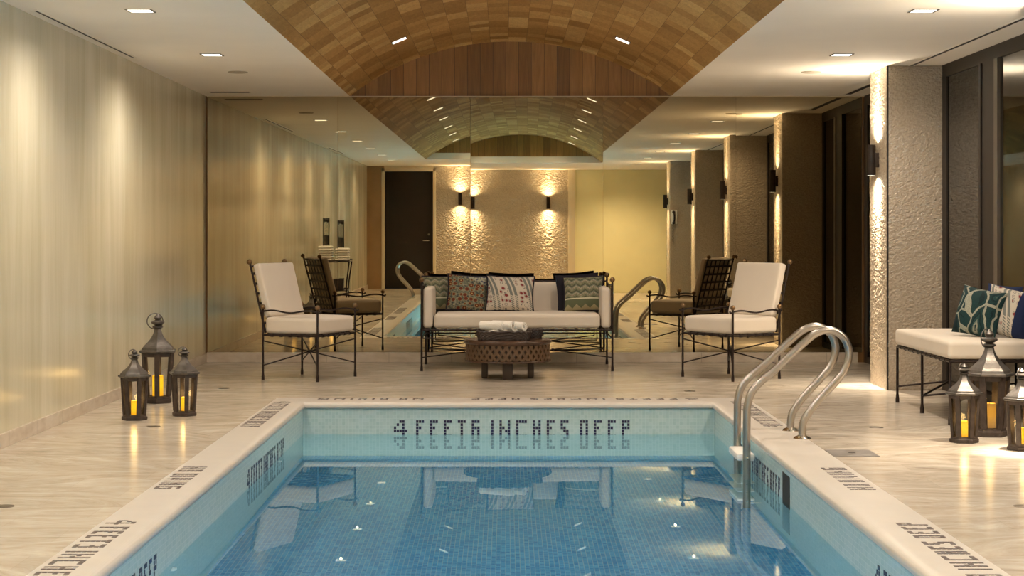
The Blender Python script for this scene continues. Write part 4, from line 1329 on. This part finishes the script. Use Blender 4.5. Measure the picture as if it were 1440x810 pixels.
# ---- towel stand (seen in the mirror)
def make_cart():
    t = thing('towel_stand', 'slender iron stand with shelves against the plaster wall, seen in the mirror', 'stand', (-2.60, 7.60, 0))
    W, D = 0.25, 0.22
    for sx in (-1, 1):
        for sy in (-1, 1):
            MB().tube(catmull([(sx * W, sy * D, 0), (sx * (W - 0.05), sy * (D - 0.04), 0.35), (sx * W, sy * D, 0.80)], 6), 0.010, 8).build('leg', M_IRON, t)
    for z, k in ((0.80, 1.0), (0.36, 0.82)):
        m = MB(); a, b_ = W * k + 0.01, D * k + 0.01
        m.bbox(-a, a, -b_, b_, z - 0.014, z, 0.004)
        m.tube([(-a, -b_, z + 0.02), (a, -b_, z + 0.02), (a, b_, z + 0.02), (-a, b_, z + 0.02)], 0.007, 8, closed=True)
        m.build('shelf', M_IRON, t)
make_cart()
def folded(w, d, h):
    c = cushion_mb(w, d, h, h * 0.46, 0.003, 8, 6, 2); return c
ft = folded(0.20, 0.34, 0.036)
proto = None
for sx, nm in ((-0.125, 'wall-side'), (0.125, 'pool-side')):
    for k in range(6 if sx < 0 else 5):
        if proto is None:
            proto = ft.build('folded_towel', M_TOWEL); o = proto
        else:
            o = proto.copy(); COL.objects.link(o)
        o.location = (-2.60 + sx + 0.003 * math.sin(k * 2.1), 7.60 + 0.004 * math.cos(k * 1.7), 0.803 + 0.019 + k * 0.0385)
        tag(o, 'white folded towel on the iron stand, %s stack, %s from the bottom' % (nm, rows[k]), 'towel', 'folded towels on the stand')
for x, y, lab in ((-2.72, 7.60, 'wall-side'), (-2.50, 7.58, 'pool-side')):
    n = 6 if x < -2.6 else 5
    zb = 0.804 + n * 0.0385 + 0.003
    t = thing('glass_vase', 'tall clear glass cylinder on the %s towel stack, seen in the mirror' % lab, 'vase', (x, y, zb), 0, 'glass cylinders on the towel stand')
    MB().lathe([(0.0, 0), (0.052, 0), (0.052, 0.42), (0.048, 0.42), (0.048, 0.012), (0.0, 0.012)], (0, 0, 0), 24).build('glass', M_LANTGLASS, t)
    MB().lathe([(0.0, 0.012), (0.046, 0.012), (0.046, 0.16), (0.0, 0.16)], (0, 0, 0), 20).build('label_sleeve', M_LMETAL, t)
    f = MB()
    for k in range(9):
        a = k * 2.4; f.ball((0.026 * math.cos(a), 0.026 * math.sin(a), 0.385 + 0.02 * math.sin(k)), 0.017, 8)
    f.build('pebbles', M_LWOOD, t)
basket('dark woven basket on the lower shelf of the iron towel stand', (-2.60, 7.60, 0.362), 0.15, 0.13, 0.16)

# ---- wall telephone on the fourth pillar
t = thing('wall_telephone', 'cream wall telephone with dark handset on the fourth stone pillar, seen in the mirror', 'telephone', (3.13, 1.606, 1.55))
MB().bbox(-0.06, 0.06, 0, 0.04, -0.12, 0.14, 0.01).build('housing', M_WHITEPL, t)
h = MB(); h.tube(catmull([(-0.01, 0.06, -0.10), (0, 0.085, -0.05), (0, 0.085, 0.05), (-0.01, 0.06, 0.10)], 5), 0.016, 10); h.ball((-0.01, 0.058, -0.10), 0.028); h.ball((-0.01, 0.058, 0.10), 0.028)
h.build('handset', M_SCONCE, t)
cpts = [(0.012 * math.cos(k * 0.9) - 0.02, 0.03 + 0.012 * math.sin(k * 0.9), -0.12 - 0.0035 * k) for k in range(100)]
MB().tube(cpts, 0.003, 5).build('coiled_cord', M_SCONCE, t)
